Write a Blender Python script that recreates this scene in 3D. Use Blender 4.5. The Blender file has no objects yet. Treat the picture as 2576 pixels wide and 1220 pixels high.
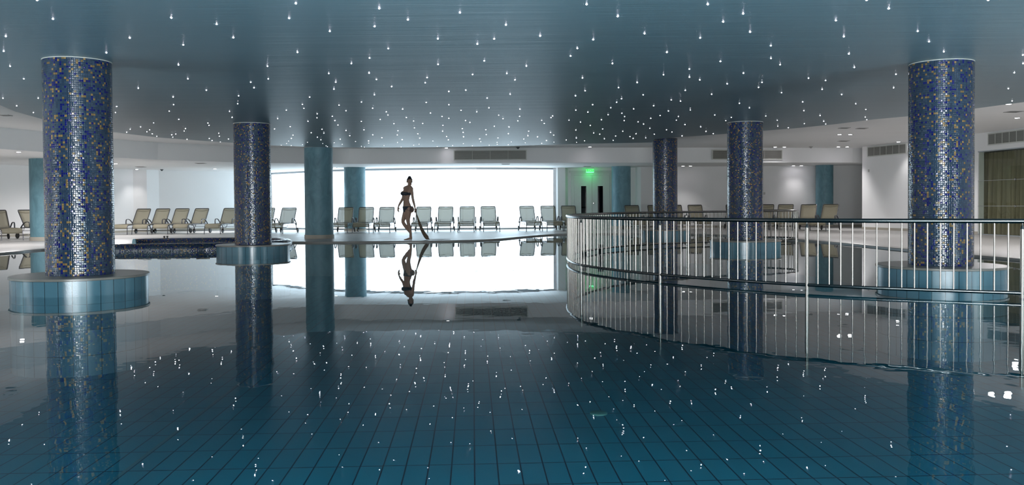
import bpy, bmesh, math, random
from mathutils import Vector, Matrix
random.seed(7)
PI = math.pi
sc = bpy.context.scene
C = sc.collection

# ------------------------------------------------------------------ camera
FPX, HOR, ROLL, CYP, CAMH = 2177.8, 514.93, 0.00691, 560.19, 1.0
PITCH = math.atan((CYP - HOR) / FPX)
cp, sp = math.cos(PITCH), math.sin(PITCH)
cr, sr = math.cos(ROLL), math.sin(ROLL)
FWD, UP0, RT0 = Vector((0, cp, -sp)), Vector((0, sp, cp)), Vector((1, 0, 0))
RT, UP = RT0 * cr - UP0 * sr, RT0 * sr + UP0 * cr
cam_d = bpy.data.cameras.new('camera')
cam = bpy.data.objects.new('camera', cam_d)
C.objects.link(cam)
M = Matrix((RT, UP, -FWD)).transposed().to_4x4()
M.translation = Vector((0, 0, CAMH))
cam.matrix_world = M
cam_d.sensor_fit = 'HORIZONTAL'
cam_d.sensor_width = 36
cam_d.lens = FPX * 36 / 2576
cam_d.shift_y = (CYP - 610) / 2576
cam_d.clip_start, cam_d.clip_end = 0.05, 200
sc.camera = cam

def ray(px, py):
    a, b = px - 1288, py - CYP
    return FWD * FPX + RT * a - UP * b
def onz(px, py, z):
    r = ray(px, py)
    return Vector((0, 0, CAMH)) + r * ((z - CAMH) / r.z)
def ony(px, py, Y):
    r = ray(px, py)
    return Vector((0, 0, CAMH)) + r * (Y / r.y)
def xat(px, Y):
    return (px - 1288) / FPX * Y

# ------------------------------------------------------------------ scene graph helpers
def link(o, parent=None):
    C.objects.link(o)
    if parent is not None:
        o.parent = parent
    return o
def tag(o, label=None, cat=None, group=None, kind=None):
    if label: o['label'] = label
    if cat: o['category'] = cat
    if group: o['group'] = group
    if kind: o['kind'] = kind
    return o
def empty(name, loc=(0, 0, 0), rz=0.0):
    o = bpy.data.objects.new(name, None)
    o.empty_display_size = 0.1
    o.location = loc
    o.rotation_euler = (0, 0, rz)
    return link(o)
def finish(name, bm, mat, parent=None, smooth=True, ang=0.7):
    me = bpy.data.meshes.new(name)
    bmesh.ops.recalc_face_normals(bm, faces=bm.faces[:])
    bm.to_mesh(me)
    bm.free()
    if mat is not None:
        me.materials.append(mat)
    if smooth:
        for p in me.polygons: p.use_smooth = True
        me.set_sharp_from_angle(angle=ang)
    o = bpy.data.objects.new(name, me)
    return link(o, parent)
def copy_tree(o, parent=None):
    c = o.copy()
    C.objects.link(c)
    if parent is not None:
        c.parent = parent
    for ch in list(o.children):
        copy_tree(ch, c)
    return c

# ------------------------------------------------------------------ mesh helpers
def box(bm, x0, x1, y0, y1, z0, z1, mat=None):
    r = bmesh.ops.create_cube(bm, size=1)
    for v in r['verts']:
        v.co = Vector(((x0 + x1) / 2 + v.co.x * (x1 - x0), (y0 + y1) / 2 + v.co.y * (y1 - y0), (z0 + z1) / 2 + v.co.z * (z1 - z0)))
        if mat is not None: v.co = mat @ v.co
    return r['verts']
def prism(bm, pts, z0, z1):
    a = [bm.verts.new((p[0], p[1], z0)) for p in pts]
    b = [bm.verts.new((p[0], p[1], z1)) for p in pts]
    n = len(pts)
    bm.faces.new(a); bm.faces.new(b)
    for i in range(n):
        j = (i + 1) % n
        bm.faces.new((a[i], a[j], b[j], b[i]))
def strip(bm, pts, z0, z1, th):
    """a standing wall along a polyline, thickness th to the left of the direction of travel"""
    P = [Vector((p[0], p[1])) for p in pts]
    off = []
    for i, p in enumerate(P):
        d1 = (P[i] - P[i - 1]).normalized() if i else (P[1] - P[0]).normalized()
        d2 = (P[i + 1] - P[i]).normalized() if i < len(P) - 1 else d1
        n1, n2 = Vector((-d1.y, d1.x)), Vector((-d2.y, d2.x))
        m = (n1 + n2)
        m = m / max(0.25, m.dot(n1)) if m.length > 1e-6 else n1
        off.append(p + m * th)
    n = len(P)
    for i in range(n - 1):
        prism(bm, [tuple(P[i]), tuple(P[i + 1]), tuple(off[i + 1]), tuple(off[i])], z0, z1)
def rings(bm, rs, closed=True, cap=True, loop=False):
    """loft: list of rings (lists of Vector)"""
    V = [[bm.verts.new(p) for p in r] for r in rs]
    n = len(rs[0])
    m = len(rs)
    for i in range(m if loop else m - 1):
        A, B = V[i], V[(i + 1) % m]
        for j in range(n if closed else n - 1):
            k = (j + 1) % n
            try: bm.faces.new((A[j], A[k], B[k], B[j]))
            except ValueError: pass
    if cap and closed and not loop:
        bm.faces.new(V[0]); bm.faces.new(V[-1])
    return V
def tube(bm, pts, r, seg=8, cap=True):
    P = [Vector(p) for p in pts]
    R = r if isinstance(r, (list, tuple)) else [r] * len(P)
    rs = []
    nrm = None
    for i, p in enumerate(P):
        t = (P[min(i + 1, len(P) - 1)] - P[max(i - 1, 0)]).normalized()
        if nrm is None:
            nrm = t.orthogonal().normalized()
        else:
            nrm = (nrm - t * nrm.dot(t))
            nrm = nrm.normalized() if nrm.length > 1e-6 else t.orthogonal().normalized()
        bi = t.cross(nrm)
        rs.append([p + (nrm * math.cos(2 * PI * k / seg) + bi * math.sin(2 * PI * k / seg)) * R[i] for k in range(seg)])
    rings(bm, rs, cap=cap)
def lathe(bm, prof, seg=48, cx=0, cy=0):
    rs = [[Vector((cx + r * math.cos(2 * PI * k / seg), cy + r * math.sin(2 * PI * k / seg), z)) for k in range(seg)] for r, z in prof]
    rings(bm, rs)
def catmull(pts, n=8):
    P = [Vector(p) for p in pts]
    P = [P[0] * 2 - P[1]] + P + [P[-1] * 2 - P[-2]]
    out = []
    for i in range(1, len(P) - 2):
        a, b, c, d = P[i - 1:i + 3]
        for k in range(n):
            t = k / n
            out.append(0.5 * ((2 * b) + (c - a) * t + (2 * a - 5 * b + 4 * c - d) * t * t + (3 * b - a - 3 * c + d) * t ** 3))
    out.append(P[-2])
    return out
def uvcyl(bm, R, z0, z1, seg=96):
    """open cylinder with metric UVs"""
    uv = bm.loops.layers.uv.new('UVMap')
    V = [[bm.verts.new((R * math.cos(2 * PI * k / seg), R * math.sin(2 * PI * k / seg), z)) for k in range(seg)] for z in (z0, z1)]
    for k in range(seg):
        j = (k + 1) % seg
        f = bm.faces.new((V[0][k], V[0][j], V[1][j], V[1][k]))
        for lp, u, v in zip(f.loops, (k, k + 1, k + 1, k), (z0, z0, z1, z1)):
            lp[uv].uv = (u * 2 * PI * R / seg, v)

# ------------------------------------------------------------------ materials
class N:
    def __init__(s, name):
        s.m = bpy.data.materials.new(name)
        s.m.use_nodes = True
        s.t = s.m.node_tree
        s.t.nodes.clear()
        s.out = s.t.nodes.new('ShaderNodeOutputMaterial')
    def n(s, typ, ins=None, **kw):
        nd = s.t.nodes.new('ShaderNode' + typ)
        for k, v in kw.items(): setattr(nd, k, v)
        for k, v in (ins or {}).items(): s.set(nd.inputs[k], v)
        return nd
    def set(s, sock, v):
        if hasattr(v, 'node'): s.t.links.new(v, sock)
        elif isinstance(v, (tuple, list)) and sock.type == 'RGBA' and len(v) == 3: sock.default_value = (*v, 1)
        else: sock.default_value = v
    def math(s, op, a, b=0.0, c=0.0):
        nd = s.n('Math', operation=op)
        for i, v in enumerate((a, b, c)): s.set(nd.inputs[i], v)
        return nd.outputs[0]
    def mix(s, fac, a, b):
        nd = s.n('Mix', data_type='RGBA')
        s.set(nd.inputs['Factor'], fac)
        s.set(nd.inputs[6], a); s.set(nd.inputs[7], b)
        return nd.outputs[2]
    def ramp(s, fac, stops, interp='LINEAR'):
        nd = s.n('ValToRGB')
        cr_ = nd.color_ramp
        cr_.interpolation = interp
        while len(cr_.elements) < len(stops): cr_.elements.new(0.5)
        for e, (p, c) in zip(cr_.elements, stops):
            e.position = p; e.color = (*c, 1)
        s.set(nd.inputs[0], fac)
        return nd.outputs[0]
    def pbr(s, **ins):
        nd = s.n('BsdfPrincipled')
        for k, v in ins.items(): s.set(nd.inputs[k.replace('_', ' ')], v)
        return nd
    def done(s, shader):
        s.t.links.new(shader, s.out.inputs['Surface'])
        return s.m

def lin(r, g, b):
    f = lambda c: (c / 255 / 12.92) if c / 255 <= 0.04045 else ((c / 255 + 0.055) / 1.055) ** 2.4
    return (f(r), f(g), f(b))
def plain(name, col, rough=0.5, metal=0.0, **kw):
    g = N(name)
    nz = g.n('TexNoise', {'Scale': 9.0, 'Detail': 3.0})
    c2 = tuple(x * 0.86 for x in col)
    return g.done(g.pbr(Base_Color=g.mix(nz.outputs[0], col, c2), Roughness=rough, Metallic=metal, **kw).outputs[0])
def emit(name, col, strength, sampled=True):
    g = N(name)
    m = g.done(g.n('Emission', {'Color': col, 'Strength': strength}).outputs[0])
    if not sampled: m.cycles.emission_sampling = 'NONE'
    return m

def mat_mosaic(name, tile=0.0256, blue=0.16, gold=0.105):
    g = N(name)
    uv = g.n('UVMap').outputs[0]
    sc_ = g.n('VectorMath', {0: uv, 1: (1 / tile, 1 / tile, 0)}, operation='MULTIPLY').outputs[0]
    cell = g.n('VectorMath', {0: sc_}, operation='FLOOR').outputs[0]
    fr = g.n('VectorMath', {0: sc_}, operation='FRACTION').outputs[0]
    wn = g.n('TexWhiteNoise', {'Vector': cell}, noise_dimensions='2D')
    pick = wn.outputs['Value']
    base = g.ramp(pick, [(0.0, (0.066, 0.06, 0.30)), (blue * .5, (0.005, 0.010, 0.13)), (blue, (0.33, 0.205, 0.075)),
                         (blue + gold * .55, (0.24, 0.15, 0.06)), (blue + gold, (0.025, 0.049, 0.090)), (0.55, (0.036, 0.067, 0.115)), (0.8, (0.029, 0.057, 0.102))], 'CONSTANT')
    base.node.color_ramp.elements[0].color = (0.006, 0.013, 0.16, 1)
    cxy = g.n('SeparateXYZ', {0: fr})
    dx = g.math('ABSOLUTE', g.math('SUBTRACT', cxy.outputs[0], 0.5))
    dy = g.math('ABSOLUTE', g.math('SUBTRACT', cxy.outputs[1], 0.5))
    d = g.math('MAXIMUM', dx, dy)
    grout = g.math('GREATER_THAN', d, 0.455)
    col = g.mix(grout, base, (0.018, 0.026, 0.034))
    # pillow edges and a slight tilt of every tile
    px_ = g.math('POWER', g.math('MULTIPLY', dx, 2.0), 5.0)
    py_ = g.math('POWER', g.math('MULTIPLY', dy, 2.0), 5.0)
    pil = g.math('MULTIPLY', g.math('ADD', px_, py_), -0.0007)
    wc = g.n('SeparateXYZ', {0: wn.outputs['Color']})
    tx = g.math('MULTIPLY', g.math('SUBTRACT', cxy.outputs[0], 0.5), g.math('SUBTRACT', wc.outputs[0], 0.5))
    ty = g.math('MULTIPLY', g.math('SUBTRACT', cxy.outputs[1], 0.5), g.math('SUBTRACT', wc.outputs[1], 0.5))
    h = g.math('ADD', pil, g.math('MULTIPLY', g.math('ADD', tx, ty), 0.0034))
    bump = g.n('Bump', {'Strength': 1.0, 'Distance': 1.0, 'Height': h})
    rough = g.math('ADD', g.math('MULTIPLY', grout, 0.5), 0.09)
    return g.done(g.pbr(Base_Color=col, Roughness=rough, Normal=bump.outputs[0]).outputs[0])

def mat_skirt():
    g = N('glazed_skirt_tile')
    uv = g.n('UVMap').outputs[0]
    s_ = g.n('SeparateXYZ', {0: uv})
    u = g.math('DIVIDE', s_.outputs[0], 0.1455)
    v = g.math('DIVIDE', g.math('ADD', s_.outputs[1], 0.09), 0.29)
    fu, fv = g.math('FRACT', u), g.math('FRACT', v)
    du = g.math('ABSOLUTE', g.math('SUBTRACT', fu, 0.5))
    dv = g.math('ABSOLUTE', g.math('SUBTRACT', fv, 0.5))
    joint = g.math('MAXIMUM', g.math('GREATER_THAN', du, 0.482), g.math('GREATER_THAN', dv, 0.492))
    cid = g.n('CombineXYZ', {0: g.math('FLOOR', u), 1: g.math('FLOOR', v), 2: 0.0})
    wn = g.n('TexWhiteNoise', {'Vector': cid.outputs[0]}, noise_dimensions='3D')
    nz = g.n('TexNoise', {'Vector': uv, 'Scale': 60.0, 'Detail': 4.0})
    base = g.mix(wn.outputs['Value'], (0.078, 0.180, 0.235), (0.096, 0.215, 0.275))
    col = g.mix(joint, base, (0.006, 0.010, 0.014))
    wc = g.n('SeparateXYZ', {0: wn.outputs['Color']})
    tilt = g.math('MULTIPLY', g.math('MULTIPLY', g.math('SUBTRACT', fu, 0.5), g.math('SUBTRACT', wc.outputs[0], 0.5)), 0.016)
    h = g.math('ADD', g.math('ADD', tilt, g.math('MULTIPLY', nz.outputs[0], 0.00045)), g.math('MULTIPLY', joint, -0.0015))
    b = g.n('Bump', {'Strength': 1.0, 'Distance': 1.0, 'Height': h})
    return g.done(g.pbr(Base_Color=col, Roughness=0.2, Normal=b.outputs[0]).outputs[0])

def mat_plaster(name, c0, c1, c2, rough=0.5):
    g = N(name)
    tc = g.n('TexCoord').outputs['Object']
    mp = g.n('Mapping', {'Vector': tc, 'Rotation': (0.3, 0.5, 0.2), 'Scale': (1, 1, 0.6)})
    n1 = g.n('TexNoise', {'Vector': mp.outputs[0], 'Scale': 3.2, 'Detail': 9.0, 'Roughness': 0.62, 'Distortion': 1.4})
    n2 = g.n('TexNoise', {'Vector': tc, 'Scale': 1.3, 'Detail': 2.0})
    f = g.math('ADD', g.math('MULTIPLY', n1.outputs[0], 0.7), g.math('MULTIPLY', n2.outputs[0], 0.3))
    col = g.ramp(f, [(0.36, c0), (0.5, c1), (0.64, c2)])
    b = g.n('Bump', {'Strength': 0.25, 'Distance': 0.004, 'Height': n1.outputs[0]})
    return g.done(g.pbr(Base_Color=col, Roughness=rough, Normal=b.outputs[0]).outputs[0])

def mat_wall(name, col, rough=0.75):
    g = N(name)
    tc = g.n('TexCoord').outputs['Object']
    n1 = g.n('TexNoise', {'Vector': tc, 'Scale': 0.9, 'Detail': 4.0})
    c = g.mix(n1.outputs[0], tuple(x * 0.94 for x in col), col)
    return g.done(g.pbr(Base_Color=c, Roughness=rough).outputs[0])

def mat_panel():
    g = N('blue_ceiling_paint')
    tc = g.n('TexCoord').outputs['Object']
    mp = g.n('Mapping', {'Vector': tc, 'Scale': (0.22, 3.6, 1)})
    n1 = g.n('TexNoise', {'Vector': mp.outputs[0], 'Scale': 1.0, 'Detail': 6.0, 'Roughness': 0.65})
    n2 = g.n('TexNoise', {'Vector': tc, 'Scale': 0.16, 'Detail': 2.0})
    col = g.mix(n1.outputs[0], PANEL_C0, PANEL_C1)
    col = g.mix(g.math('MULTIPLY', n2.outputs[0], 0.5), col, tuple(x * 0.8 for x in PANEL_C0))
    b = g.n('Bump', {'Strength': 0.6, 'Distance': 0.02, 'Height': n1.outputs[0]})
    return g.done(g.pbr(Base_Color=col, Roughness=0.42, Normal=b.outputs[0], **{'Specular_IOR_Level': 1.0}).outputs[0])
PANEL_C0, PANEL_C1 = (0.190, 0.285, 0.340), (0.230, 0.335, 0.390)

def mat_water():
    g = N('pool_water')
    tc = g.n('TexCoord').outputs['Object']
    mp = g.n('Mapping', {'Vector': tc, 'Scale': (1.0, 0.75, 1)})
    n1 = g.n('TexNoise', {'Vector': mp.outputs[0], 'Scale': 2.2, 'Detail': 2.0, 'Roughness': 0.5})
    n2 = g.n('TexNoise', {'Vector': mp.outputs[0], 'Scale': 9.0, 'Detail': 1.0})
    h = g.math('ADD', n1.outputs[0], g.math('MULTIPLY', n2.outputs[0], 0.16))
    # the water is livelier at the near end of the pool and dies down to a mirror further out
    yy = g.n('SeparateXYZ', {0: tc}).outputs[1]
    amp = g.n('MapRange', {'Value': yy, 'From Min': 2.5, 'From Max': 8.5, 'To Min': 3.6, 'To Max': 0.55}).outputs[0]
    b = g.n('Bump', {'Strength': 1.0, 'Distance': 0.0010, 'Height': g.math('MULTIPLY', h, amp)})
    fr = g.n('Fresnel', {'IOR': 1.33, 'Normal': b.outputs[0]})
    tr = g.n('BsdfTransparent', {'Color': (0.62, 0.88, 0.93)})
    gl = g.n('BsdfGlossy', {'Color': (0.97, 0.99, 1.0), 'Roughness': 0.0, 'Normal': b.outputs[0]})
    mx = g.n('MixShader', {0: fr.outputs[0], 1: tr.outputs[0], 2: gl.outputs[0]})
    return g.done(mx.outputs[0])

TILE_ROT = math.radians(2.6)
def mat_poolfloor():
    g = N('pool_floor_tile')
    tc = g.n('TexCoord').outputs['Object']
    mp = g.n('Mapping', {'Vector': tc, 'Rotation': (0, 0, -TILE_ROT)})
    s_ = g.n('SeparateXYZ', {0: mp.outputs[0]})
    u = g.math('DIVIDE', s_.outputs[0], 0.1665)
    v = g.math('DIVIDE', s_.outputs[1], 0.486)
    du = g.math('ABSOLUTE', g.math('SUBTRACT', g.math('FRACT', u), 0.5))
    dv = g.math('ABSOLUTE', g.math('SUBTRACT', g.math('FRACT', v), 0.5))
    j = g.math('MAXIMUM', g.math('GREATER_THAN', du, 0.468), g.math('GREATER_THAN', dv, 0.485))
    cid = g.n('CombineXYZ', {0: g.math('FLOOR', u), 1: g.math('FLOOR', v), 2: 0.0})
    wn = g.n('TexWhiteNoise', {'Vector': cid.outputs[0]}, noise_dimensions='2D')
    base = g.mix(wn.outputs['Value'], (0.014, 0.220, 0.300), (0.017, 0.250, 0.335))
    seam = g.math('LESS_THAN', g.math('ABSOLUTE', g.math('ADD', s_.outputs[0], 2.52)), 0.012)
    col = g.mix(seam, g.mix(j, base, (0.004, 0.020, 0.050)), (0.09, 0.20, 0.22))
    return g.done(g.pbr(Base_Color=col, Roughness=0.4).outputs[0])

def mat_deck():
    g = N('deck_stone')
    tc = g.n('TexCoord').outputs['Object']
    mp = g.n('Mapping', {'Vector': tc, 'Rotation': (0, 0, -TILE_ROT)})
    s_ = g.n('SeparateXYZ', {0: mp.outputs[0]})
    du = g.math('ABSOLUTE', g.math('SUBTRACT', g.math('FRACT', g.math('DIVIDE', s_.outputs[0], 0.6)), 0.5))
    dv = g.math('ABSOLUTE', g.math('SUBTRACT', g.math('FRACT', g.math('DIVIDE', s_.outputs[1], 0.6)), 0.5))
    j = g.math('GREATER_THAN', g.math('MAXIMUM', du, dv), 0.495)
    n1 = g.n('TexNoise', {'Vector': tc, 'Scale': 1.7, 'Detail': 5.0})
    base = g.mix(n1.outputs[0], (0.33, 0.322, 0.31), (0.42, 0.41, 0.395))
    col = g.mix(j, base, (0.30, 0.29, 0.27))
    return g.done(g.pbr(Base_Color=col, Roughness=g.math('ADD', g.math('MULTIPLY', n1.outputs[0], 0.15), 0.3), **{'Specular_IOR_Level': 0.3}).outputs[0])

def mat_stone():
    g = N('ledge_stone')
    tc = g.n('TexCoord').outputs['Object']
    n1 = g.n('TexNoise', {'Vector': tc, 'Scale': 7.0, 'Detail': 7.0})
    n2 = g.n('TexNoise', {'Vector': tc, 'Scale': 1.6, 'Detail': 2.0})
    col = g.mix(n1.outputs[0], (0.20, 0.185, 0.160), (0.31, 0.29, 0.255))
    col = g.mix(g.math('MULTIPLY', n2.outputs[0], 0.4), col, (0.14, 0.13, 0.12))
    return g.done(g.pbr(Base_Color=col, Roughness=0.3).outputs[0])

def mat_sling():
    g = N('beige_sling_mesh')
    tc = g.n('TexCoord').outputs['Object']
    w = g.n('TexWave', {'Vector': tc, 'Scale': 28.0, 'Distortion': 0.3}, bands_direction='Z')
    col = g.mix(w.outputs[0], (0.33, 0.30, 0.215), (0.38, 0.345, 0.25))
    df = g.pbr(Base_Color=col, Roughness=0.7)
    tl = g.n('BsdfTranslucent', {'Color': (0.46, 0.44, 0.34)})
    m1 = g.n('MixShader', {0: 0.35, 1: df.outputs[0], 2: tl.outputs[0]})
    tr = g.n('BsdfTransparent', {'Color': (1, 1, 1)})
    return g.done(g.n('MixShader', {0: 0.26, 1: m1.outputs[0], 2: tr.outputs[0]}).outputs[0])

def mat_glass(name, tint=(0.85, 0.9, 0.88), ior=1.5):
    g = N(name)
    fr = g.n('Fresnel', {'IOR': ior})
    bf = g.n('NewGeometry').outputs['Backfacing']
    return g.done(g.n('MixShader', {0: g.math('MULTIPLY', fr.outputs[0], g.math('SUBTRACT', 1.0, bf)), 1: g.n('BsdfTransparent', {'Color': tint}).outputs[0],
                                    2: g.n('BsdfGlossy', {'Roughness': 0.02, 'Color': (1, 1, 1)}).outputs[0]}).outputs[0])
def mat_curtain():
    g = N('olive_curtain')
    tc = g.n('TexCoord').outputs['Object']
    n1 = g.n('TexNoise', {'Vector': tc, 'Scale': 40.0, 'Detail': 3.0})
    return g.done(g.pbr(Base_Color=g.mix(n1.outputs[0], (0.19, 0.162, 0.105), (0.24, 0.207, 0.138)), Roughness=0.85).outputs[0])

WINDOW_L = 1.25
MT = dict(
    mosaic=mat_mosaic('pillar_mosaic'), mosaic_low=mat_mosaic('bench_mosaic', blue=0.18, gold=0.10), skirt=mat_skirt(), stone=mat_stone(),
    plaster=mat_plaster('teal_plaster', (0.085, 0.185, 0.225), (0.12, 0.25, 0.30), (0.155, 0.305, 0.36)),
    white=mat_wall('white_wall_paint', (0.82, 0.82, 0.815)), ceil=mat_wall('white_ceiling_paint', (0.84, 0.84, 0.84)),
    panel=mat_panel(), water=mat_water(), pfloor=mat_poolfloor(), deck=mat_deck(), coping=plain('coping_stone', (0.30, 0.29, 0.27), 0.3),
    window=emit('frosted_lit_glass', (0.68, 0.87, 1.0), WINDOW_L), wframe=plain('aluminium_frame', (0.42, 0.44, 0.46), 0.4, 0.6),
    joint=emit('glass_joint_glow', (0.85, 0.94, 1.0), 0.34),  # joints glow to stand in for light passing through them
    steel=plain('brushed_steel', (0.34, 0.32, 0.295), 0.22, 1.0), steel_d=plain('dark_steel', (0.20, 0.20, 0.20), 0.2, 1.0),
    frame=plain('bronze_grey_metal', (0.10, 0.10, 0.11), 0.32, 0.7), sling=mat_sling(), seam=plain('sling_seam', (0.16, 0.135, 0.08), 0.8),
    rubber=plain('black_rubber', (0.012, 0.012, 0.013), 0.55), hub=plain('wheel_hub_plastic', (0.08, 0.08, 0.085), 0.4),
    arm=plain('dark_grey_armrest', (0.07, 0.075, 0.085), 0.35, 0.3),
    trim=plain('beige_base_stone', (0.42, 0.39, 0.33), 0.5), vent=plain('vent_slat_grey', (0.30, 0.30, 0.275), 0.5, 0.2), slot=plain('grille_slot_grey', (0.16, 0.16, 0.155), 0.7),
    ventf=plain('vent_frame_white', (0.6, 0.61, 0.57), 0.5), dark=plain('vent_shadow_black', (0.06, 0.065, 0.06), 0.8),
    door=plain('white_door_paint', (0.62, 0.66, 0.63), 0.45), dglass=mat_glass('dark_vision_glass', (0.05, 0.06, 0.06)),
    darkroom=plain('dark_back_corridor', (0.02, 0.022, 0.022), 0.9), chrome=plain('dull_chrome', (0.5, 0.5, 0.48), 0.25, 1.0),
    star=emit('star_light', (0.95, 0.88, 1.0), 14.0, sampled=False), lamp=emit('downlight_lens', (0.97, 0.93, 1.0), 10.0, sampled=False),
    lring=plain('downlight_ring', (0.7, 0.7, 0.7), 0.4), plate=plain('pale_grille', (0.42, 0.41, 0.40), 0.6), det=plain('detector_grey', (0.06, 0.08, 0.09), 0.5),
    curtain=mat_curtain(), glass=mat_glass('clear_glass', (0.9, 0.93, 0.9)), exitg=emit('exit_green', (0.02, 0.8, 0.10), 0.36), exitw=emit('exit_letters', (0.45, 1.0, 0.5), 0.36),
    exitb=emit('exit_underside_glow', (0.04, 1.0, 0.2), 9.0), box=plain('sign_housing_white', (0.55, 0.58, 0.55), 0.4),
    skin=plain('tanned_skin', (0.42, 0.27, 0.20), 0.5), hair=plain('dark_hair', (0.012, 0.011, 0.012), 0.5), bikini=plain('dark_patterned_bikini', (0.035, 0.05, 0.07), 0.7),
    cloth=plain('brown_sarong', (0.20, 0.145, 0.10), 0.8), drain=plain('drain_cover', (0.09, 0.25, 0.22), 0.5), black=plain('black_fitting', (0.01, 0.01, 0.01), 0.4),
    rear=emit('rear_lit_glass', (0.95, 0.97, 1.0), 8.0),
)

# ------------------------------------------------------------------ the setting
DZ = 0.03                      # deck top above the water
ZP, ZC, ZS = 2.75, 3.0, 2.467  # blue panel, white ceiling, low soffit
# inner faces of the walls, clockwise seen from above, starting behind the camera on the left
WIN = [(683, 38.0), (767, 36.25), (840, 35.15), (920, 34.5), (1000, 34.15), (1100, 34.0), (1200, 34.0), (1300, 34.3), (1395, 34.75)]
win_pts = [(xat(p, Y), Y) for p, Y in WIN]
left_pts = [(-18.0, -9), (-17.9, 20), (-17.35, 29.0), (-15.25, 33.0), (-14.75, 33.75), (-14.3, 33.95), (-14.05, 34.5), (-11.72, 36.65), win_pts[0]]
door_pts = [win_pts[-1], (1.84, 34.62), (2.15, 34.75), (2.28, 35.15), (5.02, 35.15), (5.02, 34.62), (5.14, 34.5)]
back_pts = [(5.14, 34.5), (14.2, 34.5)]
end_pts = [(14.2, 34.5), (12.62, 31.2)]
right_pts = [(12.62, 31.2), (13.2, 28.9), (13.72, 25.5)]
glaze_pts = [(13.72, 25.5), (13.95, 23.5), (14.6, 18.0)]
right2_pts = [(14.6, 18.0), (15.6, 10.0), (16.2, -9)]
def wall(name, pts, z0=-0.05, z1=ZC, th=0.2, mat=None):
    bm = bmesh.new()
    strip(bm, pts, z0, z1, th)
    return tag(finish(name, bm, mat or MT['white'], ang=0.5), kind='structure')
wall('wall_left', left_pts)
wall('wall_door', door_pts)
wall('wall_back', back_pts)
wall('wall_end', end_pts)
wall('wall_right', right_pts)
wall('wall_front_right', right2_pts)
wall('wall_rear', [(16.2, -9), (2.6, -9), (2.4, -9), (-3.6, -9), (-18.1, -9)])
wall('wall_lintel', glaze_pts, z0=2.47)
wall('wall_behind_curtain', [(13.72, 26.85), (14.75, 26.75), (15.5, 17.9), (14.65, 17.9)])
wall('wall_above_window', win_pts, z0=2.435)
# baseboards
for nm, pts, sh in (('baseboard_left', left_pts[1:], 0.015), ('baseboard_back', back_pts, 0.015), ('baseboard_right', right_pts, 0.015)):
    bm = bmesh.new()
    strip(bm, pts, DZ, DZ + 0.085, -sh)
    tag(finish(nm, bm, MT['trim'], ang=0.5), kind='structure')

# big frosted luminous window
wroot = tag(empty('window_1', (0, 0, 0)), kind='structure')
bm = bmesh.new()
strip(bm, win_pts, DZ + 0.05, 2.40, 0.06)
finish('pane', bm, MT['window'], wroot, smooth=False)
bm = bmesh.new()
strip(bm, [(x, y - 0.03) for x, y in win_pts], 2.39, 2.45, 0.10)
strip(bm, [(x, y - 0.03) for x, y in win_pts], DZ, DZ + 0.06, 0.10)
for (x, y), s in ((win_pts[0], 1), (win_pts[-1], -1)):
    box(bm, x - 0.05, x + 0.05, y - 0.06, y + 0.06, DZ, 2.45)
finish('window_frame', bm, MT['wframe'], wroot, smooth=False)
bm = bmesh.new()
def along(pts, s):
    P = [Vector(p) for p in pts]
    for a, b in zip(P, P[1:]):
        L = (b - a).length
        if s <= L: return a + (b - a) * (s / L), (b - a).normalized()
        s -= L
    return P[-1], (P[-1] - P[-2]).normalized()
tot = sum((Vector(b) - Vector(a)).length for a, b in zip(win_pts, win_pts[1:]))
s = 1.0
while s < tot:
    p, d = along(win_pts, s)
    n = Vector((d.y, -d.x))
    q = p + n * 0.004
    strip(bm, [tuple(q - d * 0.004), tuple(q + d * 0.004)], DZ + 0.05, 2.40, 0.004)
    s += 1.27
for z in (0.87, 1.60):
    strip(bm, [(x, y - 0.006) for x, y in win_pts], z - 0.004, z + 0.004, 0.004)
finish('glazing_joint', bm, MT['joint'], wroot, smooth=False)

# lit glazed doorway far behind the camera
r2 = tag(empty('window_2', (0, 0, 0)), kind='structure')
bm = bmesh.new()
box(bm, -2.6, 2.4, -8.94, -8.9, 0.25, 2.25)
finish('pane', bm, MT['rear'], r2, smooth=False)
bm = bmesh.new()
for x in (-2.65, -0.1, 2.45): box(bm, x - 0.05, x + 0.05, -8.97, -8.85, DZ, 2.3)
box(bm, -2.7, 2.5, -8.97, -8.85, 2.25, 2.33)
finish('window_frame', bm, MT['wframe'], r2, smooth=False)

# deck (floor), pool
EDGE_PX = [(0, 636), (60, 630.5), (113, 626), (200, 621.5), (290, 617), (345, 613.5), (480, 610.5), (620, 609), (722, 608.6), (800, 608.6), (900, 608), (1000, 607.3),
           (1100, 606), (1180, 604.2), (1250, 601), (1300, 596.5), (1340, 592.8), (1380, 590), (1430, 588.3), (1500, 587.4), (1560, 587), (1640, 587.2), (1720, 588.2),
           (1800, 590), (1860, 592.3), (1930, 596), (1985, 600), (2063, 606.5), (2160, 615), (2270, 626), (2360, 634.5), (2455, 642.5), (2576, 652)]
edge = [onz(x, y, DZ) for x, y in EDGE_PX]
edge = [(p.x, p.y) for p in edge]
edge = [(-11.6, -7.4), (-12.6, 6.0), (-12.2, 13.0)] + edge + [(9.1, 11.0), (9.6, 4.0), (9.6, -7.4)]
outer = [(17, -9.1), (17, 20), (15.6, 34.8), (12, 36), (3.5, 36.3), (-4, 35.8), (-10, 39), (-15.5, 36), (-18.3, 29), (-18.3, -9.1)]
bm = bmesh.new()
prism(bm, edge + [(9.6, -7.4), (17, -7.4)][1:] + outer[1:9] + [(-18.3, -7.4)], -1.6, DZ)
tag(finish('floor', bm, MT['deck'], smooth=False), kind='structure')
bm = bmesh.new()
prism(bm, [(-18.3, -9.1), (17, -9.1), (17, -7.4), (-18.3, -7.4)], -1.6, DZ)
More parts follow.
